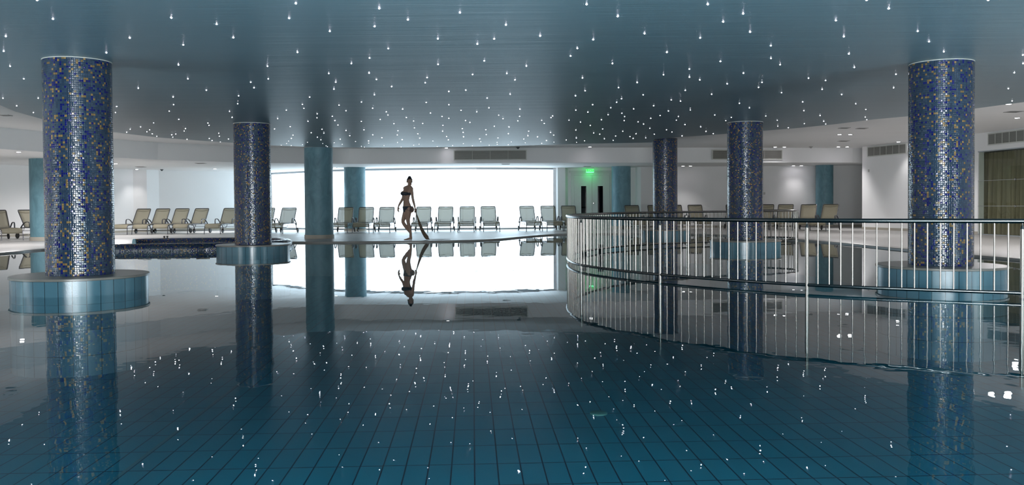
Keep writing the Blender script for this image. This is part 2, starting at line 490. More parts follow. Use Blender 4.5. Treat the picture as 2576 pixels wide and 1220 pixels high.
tag(finish('floor_rear', bm, MT['deck'], smooth=False), kind='structure')
# stone nosing along the pool edge
bm = bmesh.new()
ep = catmull([(x, y, 0) for x, y in edge], 4)
prof = [(-0.012, -0.03), (-0.022, 0.012), (-0.012, 0.036), (0.03, 0.044), (0.26, 0.044), (0.26, -0.03)]
rs = []
for i, p in enumerate(ep):
    d = (ep[min(i + 1, len(ep) - 1)] - ep[max(i - 1, 0)]).normalized()
    n = Vector((-d.y, d.x, 0))
    rs.append([p + n * a + Vector((0, 0, z)) for a, z in prof])
rings(bm, rs)
tag(finish('trim_1', bm, MT['coping']), kind='structure')

bm = bmesh.new()
v = [bm.verts.new(p) for p in ((-17.5, -9, 0), (16.5, -9, 0), (16.5, 33, 0), (-17.5, 33, 0))]
bm.faces.new(v)
tag(finish('pool_water', bm, MT['water'], smooth=False), kind='structure')
PZ = -0.9
bm = bmesh.new()
box(bm, -17.5, 16.5, -9, 33, PZ - 0.1, PZ)
tag(finish('pool_floor', bm, MT['pfloor'], smooth=False), kind='structure')
dp = onz(1506, 1041, PZ)
bm = bmesh.new()
lathe(bm, [(0.078, PZ), (0.078, PZ + 0.012), (0.07, PZ + 0.016), (0.001, PZ + 0.016)], 40, dp.x, dp.y)
tag(finish('floor_drain', bm, MT['drain']), 'round pale green drain cover set in the pool floor', 'drain')

# ceilings
bm = bmesh.new()
box(bm, -18.5, 17, -9.2, 39.5, ZC, ZC + 0.15)
tag(finish('ceiling', bm, MT['ceil'], smooth=False), kind='structure')
fas = [(-14.0, -9), (-13.8, 12), (-13.2, 18)] + [(xat(p, Y), Y) for p, Y in
      ((0, 21.4), (60, 22.1), (107, 22.7), (200, 24.1), (283, 25.4), (400, 26.9), (500, 27.8), (590, 28.6), (680, 29.3), (767, 29.9), (880, 30.35), (1000, 30.5), (1200, 30.5),
       (1400, 30.55), (1640, 30.9), (1828, 31.25), (1920, 31.45), (2145, 31.95))]
bm = bmesh.new()
prism(bm, fas + [(14.4, 32.6), (14.4, 34.7), (5.0, 35.4), (1.7, 35.4), (-4.5, 34.4), (-10.5, 38.3), (-14.2, 36), (-15.5, 33.3), (-17.5, 29.1), (-18.05, 20), (-18.1, -9)], ZS, ZC)
tag(finish('ceiling_soffit', bm, MT['ceil'], smooth=False), kind='structure')
BLUE_PX = [(0, 264.5), (40, 281), (106, 299.5), (180, 315), (284, 332.5), (400, 346), (500, 353.5), (590, 359.5), (680, 365.5), (767, 369), (838, 370.4), (920, 371), (1000, 371),
           (1100, 370.2), (1200, 368.8), (1300, 366.8), (1400, 363.3), (1480, 361.2), (1560, 360), (1640, 358.5), (1646, 350), (1700, 345.3), (1760, 341.5), (1828, 336.5), (1920, 329), (2000, 322.6),
           (2100, 312.5), (2200, 300), (2284, 292.5), (2370, 282), (2457, 272.5), (2520, 264), (2576, 256.8)]
blue = [onz(x, y, ZP) for x, y in BLUE_PX]
blue = [(p.x, p.y) for p in blue]
blue = [(-8.6, -8.5), (-9.2, 6), (-8.9, 12.5)] + blue + [(9.6, 11), (9.9, 6), (9.0, -8.5)]
bm = bmesh.new()
prism(bm, blue, ZP, ZC - 0.005)
tag(finish('ceiling_panel', bm, MT['panel'], smooth=False), kind='structure')

# ------------------------------------------------------------------ pillars
def ledge(root, R, ztop):
    bm = bmesh.new()
    lathe(bm, [(0.36, ztop - 0.002), (R - 0.006, ztop), (R, ztop - 0.006), (R, ztop - 0.026), (R - 0.006, ztop - 0.03), (0.36, ztop - 0.03)], 96)
    slab = finish('ledge_top', bm, MT['stone'], root)
    bm = bmesh.new()
    uvcyl(bm, R - 0.016, PZ, ztop - 0.029)
    finish('tiled_skirt', bm, MT['skirt'], root)
def mosaic_pillar(x, y, r, ztop, label, lr=0.764, lz=0.2035, top_cap=True):
    ztop -= 0.0015
    root = tag(empty('mosaic_pillar', (x, y, 0), random.uniform(0, 6)), label, 'pillar', 'mosaic pillars in the pool', 'thing')
    bm = bmesh.new()
    uvcyl(bm, r, lz - 0.02, ztop)
    finish('shaft', bm, MT['mosaic'], root)
    bm = bmesh.new()
    lathe(bm, [(r - 0.01, ztop - 0.014), (r + 0.004, ztop - 0.014), (r + 0.004, ztop - 0.002), (r - 0.01, ztop - 0.002)], 96)
    finish('top_collar', bm, MT['ventf' if top_cap else 'black'], root)
    ledge(root, lr, lz)
    return root
def rad(px_w, x, y):
    D = math.hypot(x, y)
    return px_w / FPX * (y / D) * y / 2 * 1.0
PA, PB, PC_, PD, PE = (-5.178, 10.375), (-5.483, 18.33), (5.065, 18.807), (5.430, 10.966), (4.735, 26.75)
RS = 0.377
mosaic_pillar(*PA, RS, ZP, 'large blue and gold mosaic pillar on a round ledge near the left frame edge')
mosaic_pillar(*PB, RS, ZP, 'slim blue mosaic pillar rising beside the low curved mosaic wall')
mosaic_pillar(*PC_, RS, ZP, 'blue mosaic pillar on round tiled ledge enclosed by the curved steel railing')
mosaic_pillar(*PD, RS, ZP, 'largest mosaic pillar at the right, behind the railing and beside the olive curtain')
mosaic_pillar(*PE, RS, ZC, 'farthest blue mosaic pillar, beyond the curved railing near the exit door', top_cap=False)
def teal_column(x, y, r, ztop, label, base=True):
    ztop -= 0.0015
    root = tag(empty('teal_column', (x, y, DZ)), label, 'column', 'teal plaster columns on the deck', 'thing')
    bm = bmesh.new()
    lathe(bm, [(r, 0.1), (r, ztop - DZ)], 64)
    finish('shaft', bm, MT['plaster'], root)
    bm = bmesh.new()
    lathe(bm, [(r, 0.0), (r + 0.02, 0.0), (r + 0.02, 0.105), (r + 0.015, 0.11), (r, 0.11)], 64)
    finish('base_trim', bm, MT['trim'], root)
    return root
teal_column(xat(803, 26.1), 26.1, 0.42, ZP, 'widest dark teal plaster column standing near the pool edge beside the window')
teal_column(xat(897, 33.5) , 33.2, 0.405, ZS, 'light teal plaster column standing in front of the bright window')
teal_column(xat(118, 26.0), 26.0, 0.45, ZS, 'dark teal column at the far left, half hidden by the large mosaic pillar')
teal_column(xat(1563, 33.9), 33.9, 0.37, ZS, 'teal plaster column beside the white exit doors')
teal_column(xat(2074, 34.05), 34.05, 0.33, ZS, 'slim teal column against the right back wall behind the last loungers')

# ------------------------------------------------------------------ low curved mosaic wall
def sweep_uv(name, path, prof, mat, parent):
    bm = bmesh.new()
    uv = bm.loops.layers.uv.new('UVMap')
    P = [Vector(p) for p in path]
    V, U = [], [0.0]
    for i in range(1, len(P)): U.append(U[-1] + (P[i] - P[i - 1]).length)
    vv = [0.0]
    for i in range(1, len(prof)): vv.append(vv[-1] + math.hypot(prof[i][0] - prof[i - 1][0], prof[i][1] - prof[i - 1][1]))
    for i, p in enumerate(P):
        d = (P[min(i + 1, len(P) - 1)] - P[max(i - 1, 0)]).normalized()
        n = Vector((d.y, -d.x, 0))
        V.append([bm.verts.new(p + n * a + Vector((0, 0, z))) for a, z in prof])
    for i in range(len(P) - 1):
        for j in range(len(prof) - 1):
            f = bm.faces.new((V[i][j], V[i + 1][j], V[i + 1][j + 1], V[i][j + 1]))
            for lp, u, w in zip(f.loops, (U[i], U[i + 1], U[i + 1], U[i]), (vv[j], vv[j], vv[j + 1], vv[j + 1])):
                lp[uv].uv = (u, w)
    return finish(name, bm, mat, parent)
broot = tag(empty('mosaic_bench', (-7.6, 21.5, 0)), 'low horseshoe wall of blue and gold mosaic standing in the water', 'pool wall', kind='thing')
path = [(-9.75, 19.38), (-9.0, 19.52), (-8.2, 19.66), (-7.45, 19.72)]
cx, cy, R = -7.45, 21.52, 1.80
path += [(cx + R * math.sin(a), cy - R * math.cos(a)) for a in [PI * k / 16 for k in range(1, 16)]]
path += [(-7.45, 23.32), (-8.4, 23.27), (-9.2, 23.16), (-9.68, 22.98), (-9.93, 22.76)]
pth = catmull([(x + 7.6, y - 21.5, 0) for x, y in path], 4)
prof = [(-0.02, PZ), (-0.02, 0.05), (0.0, 0.115), (-0.02, 0.15), (-0.06, 0.17), (-0.12, 0.178), (-0.2, 0.17), (-0.24, 0.15), (-0.25, 0.1), (-0.25, PZ)]
prof = [(-a - 0.12, z) for a, z in prof][::-1]
prof = [(0.13, PZ), (0.13, 0.04), (0.125, 0.09), (0.10, 0.135), (0.055, 0.163), (0, 0.172), (-0.055, 0.163), (-0.10, 0.135), (-0.125, 0.09), (-0.13, 0.04), (-0.13, PZ)]
sweep_uv('wall_body', pth, prof, MT['mosaic_low'], broot)
bm = bmesh.new()
d = (pth[-1] - pth[-2]).normalized(); n = Vector((d.y, -d.x, 0))
e0 = [pth[-1] + n * a * 0.99 + Vector((0, 0, z)) for a, z in prof]
rings(bm, [e0, [p + d * 0.02 for p in e0]])
finish('end_cap', bm, MT['plaster'], broot)
for px in (427, 434):
    p = onz(px, 597.5, 0.168)
    bm = bmesh.new()
    lathe(bm, [(0.03, 0), (0.03, 0.012), (0.012, 0.018), (0.012, 0.03), (0.028, 0.038), (0.028, 0.055), (0.005, 0.062)], 16)
    o = finish('grab_knob', bm, MT['black'])
    o.location = (p.x, 23.27, 0.166)
    tag(o, 'left one of two small black knobs on the mosaic wall' if px == 427 else 'right one of two small black knobs on the mosaic wall', 'knob', 'black knobs on the mosaic wall')

# ------------------------------------------------------------------ railing
rr = tag(empty('pool_railing', (3.3, 9.9, 0)), 'curved stainless steel railing with vertical bars rising from the pool', 'railing', kind='thing')
rp = [(9.0, 7.25), (7.1, 7.95), (5.2, 8.82), (3.36, 9.86), (1.95, 11.45), (1.14, 13.1), (0.955, 14.35), (1.03, 15.7), (1.42, 17.2), (2.15, 18.75), (3.25, 20.05), (4.85, 21.1), (6.3, 21.72),
      (7.15, 22.2), (7.55, 22.85), (7.5, 23.45), (7.0, 23.85), (6.2, 24.0)]
rc = catmull([(x - 3.3, y - 9.9, 0) for x, y in rp], 24)
S = [0.0]
for i in range(1, len(rc)): S.append(S[-1] + (rc[i] - rc[i - 1]).length)
def rail_at(s):
    s = max(0, min(s, S[-1] - 1e-6))
    lo, hi = 0, len(S) - 1
    while hi - lo > 1:
        m = (lo + hi) // 2
        if S[m] <= s: lo = m
        else: hi = m
    return rc[lo].lerp(rc[hi], (s - S[lo]) / (S[hi] - S[lo]))
ZR = 0.797
for nm, z, r in (('top_rail', ZR, 0.0245), ('lower_rail', 0.062, 0.019)):
    bm = bmesh.new()
    tube(bm, [p + Vector((0, 0, z)) for p in rc[::2] + [rc[-1]]], r, 14)
    finish(nm, bm, MT['steel_d'], rr)
# post proto
def post_meshes():
    bm = bmesh.new(); lathe(bm, [(0.0205, PZ), (0.0205, 0.715)], 20); a = finish('post', bm, MT['steel'], rr)
    bm = bmesh.new(); lathe(bm, [(0.0205, 0.715), (0.019, 0.722), (0.010, 0.748), (0.0075, 0.755), (0.0075, 0.778)], 20); b = finish('post_cap', bm, MT['steel_d'], a)
    bm = bmesh.new(); lathe(bm, [(0.0205, -0.012), (0.025, -0.012), (0.025, 0.012), (0.0205, 0.012)], 20); c_ = finish('collar', bm, MT['steel_d'], a)
    return a
# anchor the spacing on the post seen at (3.36, 9.86)
s0 = min(range(len(rc)), key=lambda i: (rc[i] - Vector((0.06, -0.04, 0))).length)
s0 = S[s0]
PSP = 2.12
k0 = -int(s0 // PSP)
post_s = [s0 + k * PSP for k in range(k0, 40) if s0 + k * PSP < S[-1]]
if S[-1] - post_s[-1] > 0.3: post_s.append(S[-1] - 0.05)
pm = post_meshes()
for i, s in enumerate(post_s):
    o = pm if i == 0 else copy_tree(pm, rr)
    o.location = rail_at(s)
bm = bmesh.new(); lathe(bm, [(0.0085, 0.062), (0.0085, ZR - 0.01)], 10); bal = finish('baluster', bm, MT['steel'], rr)
bs = []
for a, b in zip(post_s, post_s[1:]):
    nb = max(1, round((b - a) / 0.1247))
    bs += [a + (b - a) * k / nb for k in range(1, nb)]
bs += [post_s[0] - 0.1247 * k for k in range(1, 8) if post_s[0] - 0.1247 * k > 0]
vis = sorted(bs, key=lambda s: (rail_at(s) + Vector((3.3, 9.9, 0))).length + (100 if (lambda q: q.x / q.y > 0.6)(rail_at(s) + Vector((3.3, 9.9, 0))) else 0))
for i, s in enumerate(vis[:100]):
    o = bal if i == 0 else copy_tree(bal, rr)
    o.location = rail_at(s)
bm = bmesh.new()
for s in vis[100:]:
    p = rail_at(s)
    lathe(bm, [(0.0085, 0.062), (0.0085, ZR - 0.01)], 8, p.x, p.y)
tag(finish('baluster', bm, MT['steel'], rr), kind='stuff')

# ------------------------------------------------------------------ sun loungers
def make_lounger():
    root = empty('sun_lounger')
    W = 0.285
    # side frame: rail curving down into the front leg at the foot end, and running back to the axle
    bm = bmesh.new()
    for s in (-1, 1):
        tube(bm, [(s * W, -1.15, 0.335), (s * W, -0.8, 0.352), (s * W, 0.0, 0.352), (s * W, 0.16, 0.335), (s * W, 0.27, 0.25), (s * W, 0.33, 0.13), (s * W, 0.345, 0.09)], 0.016, 8)
    tube(bm, [(-W, 0.335, 0.105), (W, 0.335, 0.105)], 0.012, 8)
    tube(bm, [(-W, -1.18, 0.315), (W, -1.18, 0.315)], 0.014, 8)
    tube(bm, [(-W, 0.02, 0.35), (W, 0.02, 0.35)], 0.012, 8)
    finish('frame', bm, MT['frame'], root)
    for s in (-1, 1):
        bm = bmesh.new()
        tube(bm, [(s * W, -1.13, 0.338), (s * W, -1.20, 0.318), (s * W, -1.235, 0.27), (s * (W + 0.004), -1.25, 0.15), (s * (W + 0.01), -1.265, 0.008), (s * (W + 0.01), -1.266, 0.0)], [0.015, 0.015, 0.015, 0.014, 0.014, 0.016], 8)
        finish('leg', bm, MT['frame'], root)
    bm = bmesh.new()
    tube(bm, [(-W + 0.01, -0.62, 0.345), (-W + 0.035, -0.62, 0.25), (-W + 0.075, -0.62, 0.215), (W - 0.075, -0.62, 0.215), (W - 0.035, -0.62, 0.25), (W - 0.01, -0.62, 0.345)], 0.009, 6)
    finish('brace', bm, MT['frame'], root)
    # seat sling with a rolled front
    bm = bmesh.new()
    prof_ = [(-1.225, 0.205), (-1.238, 0.255), (-1.232, 0.30), (-1.205, 0.338), (-1.15, 0.36), (-0.9, 0.368), (-0.45, 0.36), (-0.05, 0.364), (0.03, 0.36)]
    rs = []
    for y, z in prof_:
        top = [Vector((W * 0.98 * t, y, z - 0.02 * (1 - t * t) * (1 if y > -1.15 else 0.2))) for t in (-1, -0.6, -0.2, 0.2, 0.6, 1)]
        rs.append(top)
    rings(bm, rs, closed=False)
    o = finish('seat_sling', bm, MT['sling'], root)
    sm = o.modifiers.new('solid', 'SOLIDIFY'); sm.thickness = 0.006
    # raised back
    th = math.radians(57)
    ux, uz = math.cos(th), math.sin(th)
    H0 = Vector((0, 0.02, 0.352))
    def bk(t, x, n=0.0): return H0 + Vector((x, ux * t - uz * n, uz * t + ux * n))
    broot_ = None
    bm = bmesh.new()
    BW = 0.272
    tube(bm, [bk(0.0, -BW), bk(0.60, -BW), bk(0.655, -BW + 0.012), bk(0.663, -BW + 0.03), bk(0.663, BW - 0.03), bk(0.655, BW - 0.012), bk(0.60, BW), bk(0.0, BW)], 0.0135, 8)
    bf = finish('back_frame', bm, MT['frame'], root)
    bm = bmesh.new()
    rs = [[bk(t, BW * x, -0.015 * (1 - x * x)) for x in (-0.98, -0.5, 0, 0.5, 0.98)] for t in (0.0, 0.15, 0.3, 0.45, 0.6, 0.655)]
    rings(bm, rs, closed=False)
    o = finish('back_sling', bm, MT['sling'], root)
    sm = o.modifiers.new('solid', 'SOLIDIFY'); sm.thickness = 0.005
    bm = bmesh.new()
    tube(bm, [bk(0.585 - 0.035 * (1 - x * x), BW * x, 0.012) for x in (-0.97, -0.6, -0.2, 0.2, 0.6, 0.97)], 0.006, 6)
    finish('pillow_seam', bm, MT['seam'], o)
    # support struts behind the back
    bm = bmesh.new()
    for s in (-1, 1):
        tube(bm, [bk(0.13, s * 0.2, -0.02), (s * 0.2, 0.20, 0.26), (s * 0.2, 0.26, 0.24)], 0.008, 6)
    tube(bm, [(-0.2, 0.26, 0.24), (0.2, 0.26, 0.24)], 0.008, 6)
    finish('back_support', bm, MT['frame'], root)
    # arched blade armrests
    for s in (-1, 1):
        bm = bmesh.new()
        cl = [(-0.30, 0.345), (-0.30, 0.44), (-0.285, 0.50), (-0.24, 0.528), (-0.15, 0.533), (-0.04, 0.505), (0.06, 0.44), (0.14, 0.36), (0.20, 0.285)]
        rs = []
        for i, (y, z) in enumerate(cl):
            a, b = cl[max(i - 1, 0)], cl[min(i + 1, len(cl) - 1)]
            t = Vector((b[0] - a[0], b[1] - a[1])).normalized()
            nn = Vector((-t.y, t.x)) * 0.009
            x0, x1 = s * 0.303, s * 0.338
            rs.append([Vector((x0, y + nn.x, z + nn.y)), Vector((x1, y + nn.x, z + nn.y)), Vector((x1, y - nn.x, z - nn.y)), Vector((x0, y - nn.x, z - nn.y))])
        rings(bm, rs)
        finish('armrest', bm, MT['arm'], root, ang=1.0)
    for s in (-1, 1):
        Wm = Matrix.Translation((s * 0.318, 0.345, 0.088)) @ Matrix.Rotation(PI / 2, 4, 'Y')
        bm = bmesh.new()
        lathe(bm, [(0.055, -0.016), (0.082, -0.018), (0.088, -0.008), (0.088, 0.008), (0.082, 0.018), (0.055, 0.016)], 24)
        bmesh.ops.transform(bm, matrix=Wm, verts=bm.verts[:])
        w = finish('wheel', bm, MT['rubber'], root)
        bm = bmesh.new()
        lathe(bm, [(0.055, -0.012), (0.055, 0.012), (0.02, 0.014), (0.012, 0.022), (0.001, 0.022)], 20)
        bmesh.ops.transform(bm, matrix=Wm, verts=bm.verts[:])
        finish('hub', bm, MT['hub'], w)
    return root
# px of the seat hinge, its depth, turn in degrees (0 = foot end towards the camera, + = foot towards the right)
LG = 'beige sling sun loungers around the pool deck'
LOUNGERS = [
    (0, 26.8, 45, 'beige lounger at the left frame edge, cut off, foot end pointing right'),
    (84, 27.75, 62, 'beige lounger half hidden behind the far left teal column, foot end pointing right'),
    (349, 31.5, -7, 'first lounger of the four in the row right of the large left mosaic pillar'),
    (398, 31.55, -7, 'second lounger of the four right of the large left mosaic pillar'),
    (447, 31.55, -7, 'third lounger of the four right of the large left mosaic pillar'),
    (496.5, 31.55, -8, 'fourth lounger of the four, last before the gap left of the slim mosaic pillar'),
    (571, 31.4, -5, 'lone lounger partly hidden by the left side of the slim mosaic pillar'),
    (666, 31.5, -2, 'lounger mostly hidden behind the slim mosaic pillar, only its right side showing'),
    (720, 31.4, -4, 'greyish backlit lounger between slim mosaic pillar and dark teal column'),
    (867, 31.65, 2, 'lounger directly right of the dark teal column, teal column showing through its back'),
    (919, 31.65, 2, 'lounger in front of the light teal column, second from the dark column'),
    (971, 31.65, 1, 'lounger just left of the walking woman'),
    (1064, 31.75, 0, 'lounger right behind the sarong trailed by the woman'),
    (1120, 31.95, 0, 'second lounger to the right of the walking woman, facing straight ahead'),
    (1175, 31.95, 1, 'third lounger to the right of the woman, before a window panel'),
    (1230, 32.05, 6, 'lounger left of the wide gap in the window row, turned slightly right'),
    (1329, 32.1, 9, 'lounger right of the wide gap in the window row'),
    (1382, 32.1, 7, 'lounger in front of the right edge of the bright window'),
    (1432, 32.1, 2, 'tan lounger in front of the pale wall, touching the railing curve'),
    (1594, 32.1, 4, 'lounger in front of the teal column by the exit doors, behind the railing'),
    (1652, 32.4, 2, 'lounger hidden behind the farthest mosaic pillar, left edge peeking out'),
    (1701, 32.7, 0, 'lounger just right of the farthest mosaic pillar, half covered by it'),
    (1753, 32.8, 0, 'lounger behind the railing midway between two mosaic pillars'),
    (1848, 32.6, -6, 'lounger hidden behind the mosaic pillar that the railing encloses'),
    (1925, 32.0, -24, 'lounger just right of the mosaic pillar that the railing encloses'),
    (1973, 31.4, -27, 'lounger behind the far end loop of the railing'),
    (2031, 30.7, -28, 'second to last lounger on the right, left of the slim teal column'),
    (2083, 29.9, -36, 'last lounger on the right, in front of the slim teal column'),
]
proto = make_lounger()
for i, (px, Y, deg, lab) in enumerate(LOUNGERS):
    o = proto if i == 0 else copy_tree(proto)
    Y += 0.35 if i > 1 else 0.0
    o.location = (xat(px, Y), Y, DZ)
    o.rotation_euler = (0, 0, math.radians(deg))
    tag(o, lab, 'sun lounger', LG)

# ------------------------------------------------------------------ woman
def ell(c, l, f, a, b, n=20, zt=0.0):
    return [c + l * (a * math.cos(2 * PI * k / n)) + f * (b * math.sin(2 * PI * k / n)) for k in range(n)]
def limb(bm, pts, rad_, n=14):
    P = catmull([Vector(p) for p in pts], 5)
    Rr = [v.x for v in catmull([Vector((r, 0, 0)) for r in rad_], 5)]
    tube(bm, P, Rr, n)
def ball(bm, c, r, sx=1, sy=1, sz=1, rot=None):
    m = Matrix.Translation(c) @ (rot or Matrix.Identity(4)) @ Matrix.Diagonal((sx, sy, sz, 1))
    bmesh.ops.create_uvsphere(bm, u_segments=20, v_segments=14, radius=r, matrix=m)
def fuse(name, bm, voxel, mat, parent, smooth_it=4):
    o = finish(name + '_raw', bm, mat)
    md = o.modifiers.new('remesh', 'REMESH'); md.mode = 'VOXEL'; md.voxel_size = voxel; md.use_smooth_shade = True
    s_ = o.modifiers.new('smooth', 'SMOOTH'); s_.factor = 0.5; s_.iterations = smooth_it
    dg = bpy.context.evaluated_depsgraph_get()
    me = bpy.data.meshes.new_from_object(o.evaluated_get(dg))
    bpy.data.objects.remove(o)
    me.name = name
    me.materials.clear(); me.materials.append(mat)
    for p in me.polygons: p.use_smooth = True
    return link(bpy.data.objects.new(name, me), parent)
WX, WY = xat(1028.5, 24.2), 24.2
wm = empty('person', (WX, WY, DZ))
tag(wm, 'woman in a dark bikini walking left along the pool edge, trailing a cloth', 'person', kind='thing')
fdir, ldir = Vector((-0.77, -0.64, 0)), Vector((0.64, -0.77, 0))
bm = bmesh.new()
tr = [(-0.035, 0.02, 0.775, 0.135, 0.085), (-0.035, 0.01, 0.83, 0.168, 0.108), (-0.036, 0.0, 0.90, 0.170, 0.104), (-0.048, 0, 0.98, 0.150, 0.086), (-0.064, 0, 1.06, 0.120, 0.074),
      (-0.068, 0, 1.12, 0.113, 0.072), (-0.062, 0, 1.20, 0.124, 0.078), (-0.045, 0, 1.29, 0.142, 0.088), (-0.026, 0, 1.37, 0.160, 0.088), (-0.012, 0, 1.425, 0.170, 0.076), (0.000, 0, 1.462, 0.142, 0.066), (0.010, 0, 1.49, 0.095, 0.058), (0.016, 0, 1.515, 0.055, 0.052)]
rings(bm, [ell(Vector((x, y, z)), ldir, fdir, a, b) for x, y, z, a, b in tr])
lside, rside = ldir, -ldir
for s in (-1, 1):   # bust, shoulders, buttocks
    ball(bm, Vector((-0.045, 0, 1.31)) + ldir * (0.072 * s) + fdir * 0.082, 0.066)
    ball(bm, Vector((-0.012, 0, 1.432 if s > 0 else 1.45)) + ldir * (0.158 * s), 0.056)
    limb(bm, [Vector((0.018, 0.0, 1.515)), Vector((0.004, 0, 1.492)) + ldir * (0.07 * s), Vector((-0.01, 0, 1.458 if s > 0 else 1.47)) + ldir * (0.15 * s)], [0.04, 0.042, 0.042], 12)
    ball(bm, Vector((-0.03, 0, 0.855)) + ldir * (0.075 * s) - fdir * 0.062, 0.092)
limb(bm, [(0.012, 0, 1.45), (0.020, -0.004, 1.50), (0.030, -0.012, 1.56), (0.034, -0.018, 1.60)], [0.066, 0.052, 0.049, 0.052])
# head with face, looking down to the right
hc = Vector((0.034, -0.02, 1.632))
look = Vector((0.35, -0.92, -0.16)).normalized()
side = look.cross(Vector((0, 0, 1))).normalized()
upv = side.cross(look)
HR = Matrix((side, look, upv)).transposed().to_4x4()
ball(bm, hc + upv * 0.022, 0.088, 0.84, 1.03, 1.0, HR)
ball(bm, hc + look * 0.022 - upv * 0.045, 0.066, 0.86, 0.95, 1.12, HR)
ball(bm, hc + look * 0.055 - upv * 0.092, 0.026, 1.1, 0.9, 0.8, HR)
limb(bm, [hc + look * 0.084 + upv * 0.02, hc + look * 0.104 - upv * 0.022, hc + look * 0.084 - upv * 0.03], [0.007, 0.013, 0.008], 8)
for s in (-1, 1):
    ball(bm, hc + side * (0.078 * s) - look * 0.012 - upv * 0.006, 0.026, 0.4, 0.8, 1.2, HR)
    ball(bm, hc + look * 0.082 + side * (0.026 * s) - upv * 0.068, 0.012, 1.5, 0.6, 0.6, HR)
    ball(bm, hc + look * 0.076 + side * (0.034 * s) + upv * 0.022, 0.016, 1.3, 0.7, 0.5, HR)
# arms
limb(bm, [(-0.105, 0.115, 1.425), (-0.150, 0.140, 1.31), (-0.178, 0.150, 1.18), (-0.215, 0.130, 1.10), (-0.268, 0.10, 1.005), (-0.298, 0.085, 0.945)], [0.048, 0.043, 0.037, 0.036, 0.029, 0.022])
limb(bm, [(0.092, -0.118, 1.425), (0.112, -0.142, 1.32), (0.130, -0.152, 1.18), (0.146, -0.157, 1.10), (0.176, -0.162, 0.985), (0.194, -0.164, 0.905)], [0.048, 0.043, 0.036, 0.036, 0.029, 0.022])
# standing leg (near) and bent leg (far)
limb(bm, [(-0.002, -0.06, 0.84), (-0.016, -0.055, 0.72), (-0.020, -0.05, 0.60), (-0.010, -0.05, 0.49), (0.018, -0.045, 0.36), (0.045, -0.045, 0.22), (0.062, -0.045, 0.10), (0.066, -0.045, 0.045)],
     [0.098, 0.086, 0.066, 0.052, 0.054, 0.040, 0.030, 0.033])
limb(bm, [(-0.065, 0.055, 0.84), (-0.10, 0.06, 0.74), (-0.142, 0.065, 0.63), (-0.172, 0.07, 0.535), (-0.158, 0.085, 0.47), (-0.105, 0.11, 0.385), (-0.038, 0.135, 0.29), (0.018, 0.15, 0.205), (0.032, 0.155, 0.175)],
     [0.092, 0.082, 0.066, 0.053, 0.050, 0.052, 0.043, 0.031, 0.032])
# feet
def foot(heel, ball_, toe, w):
    limb(bm, [heel, (Vector(heel) + Vector(ball_)) / 2 + Vector((0, 0, 0.012)), ball_, toe], [0.034, 0.034, 0.026, 0.014], 12)
foot((0.088, -0.045, 0.036), (-0.045, -0.052, 0.026), (-0.118, -0.056, 0.014), 0.04)
for k in range(5):
    dy = -0.026 + 0.013 * k
    limb(bm, [(-0.075, -0.052 + dy, 0.02), (-0.118 + 0.006 * k, -0.056 + dy * 1.1, 0.014), (-0.138 + 0.009 * k, -0.058 + dy * 1.1, 0.011)], [0.011, 0.0095 if k else 0.012, 0.008], 8)
foot((0.038, 0.155, 0.185), (0.016, 0.15, 0.085), (0.004, 0.148, 0.035), 0.04)
for k in range(5):
    dy = -0.026 + 0.013 * k
    limb(bm, [(0.018, 0.15 + dy, 0.07), (0.000, 0.148 + dy, 0.036), (-0.014, 0.147 + dy, 0.014 + 0.002 * k)], [0.011, 0.0095, 0.008], 8)
# hands
def hand(wrist, d, pal_n, curl, thumb_side):
    wv, d, pn = Vector(wrist), Vector(d).normalized(), Vector(pal_n).normalized()
    sd = d.cross(pn).normalized()
    bmP = [wv + d * t for t in (0.0, 0.03, 0.07, 0.092)]
    rings(bm, [[p + sd * (w * math.cos(2 * PI * k / 12)) + pn * (h * math.sin(2 * PI * k / 12)) for k in range(12)] for p, w, h in
               zip(bmP, (0.021, 0.032, 0.038, 0.034), (0.018, 0.017, 0.014, 0.010))])
    for i, L in enumerate((0.072, 0.082, 0.077, 0.060)):
        q = wv + d * 0.088 + sd * ((-0.026 + 0.0175 * i) * thumb_side)
        pts, dirv, a = [q - d * 0.015], d, 0.0
        for seg, cu in ((0.44, curl * 0.6), (0.32, curl), (0.24, curl * 0.8)):
            a += cu
            q = q + (d * math.cos(a) + pn * math.sin(a)) * (L * seg)
            pts.append(q)
        tube(bm, catmull(pts, 3), 0.0088, 8)
    q = wv + d * 0.03 - sd * (0.030 * thumb_side)
    tdir = (d * 0.72 - sd * (0.6 * thumb_side) + pn * 0.35).normalized()
    tube(bm, catmull([q + sd * (0.014 * thumb_side), q + tdir * 0.026, q + tdir * 0.048 + pn * 0.008, q + tdir * 0.066 + pn * 0.02], 3), 0.0095, 8)
hand((-0.30, 0.084, 0.94), (-0.10, -0.10, -1.0), (0.85, -0.5, -0.05), 0.38, 1)
hand((0.195, -0.164, 0.90), (0.14, 0.0, -1.0), (-0.75, 0.65, 0.0), 0.85, -1)
body = fuse('body', bm, 0.0062, MT['skin'], wm, 3)
# hair gathered in a top knot
bm = bmesh.new()
ball(bm, hc + upv * 0.034 - look * 0.012, 0.094, 0.86, 1.0, 0.98, HR)
ball(bm, hc + upv * 0.11 - look * 0.02, 0.050, 1.0, 1.0, 0.95, HR)
for k in range(7):
    a = k * 0.9
    e = hc + upv * (0.150 + 0.012 * math.sin(k * 2.1)) + side * (0.026 * math.cos(a)) + look * (0.02 * math.sin(a) - 0.02)
    tube(bm, [hc + upv * 0.10 + side * (0.016 * math.cos(a)), hc + upv * 0.135 + side * (0.034 * math.cos(a)) + look * (0.026 * math.sin(a) - 0.02), e], [0.012, 0.009, 0.004], 6)
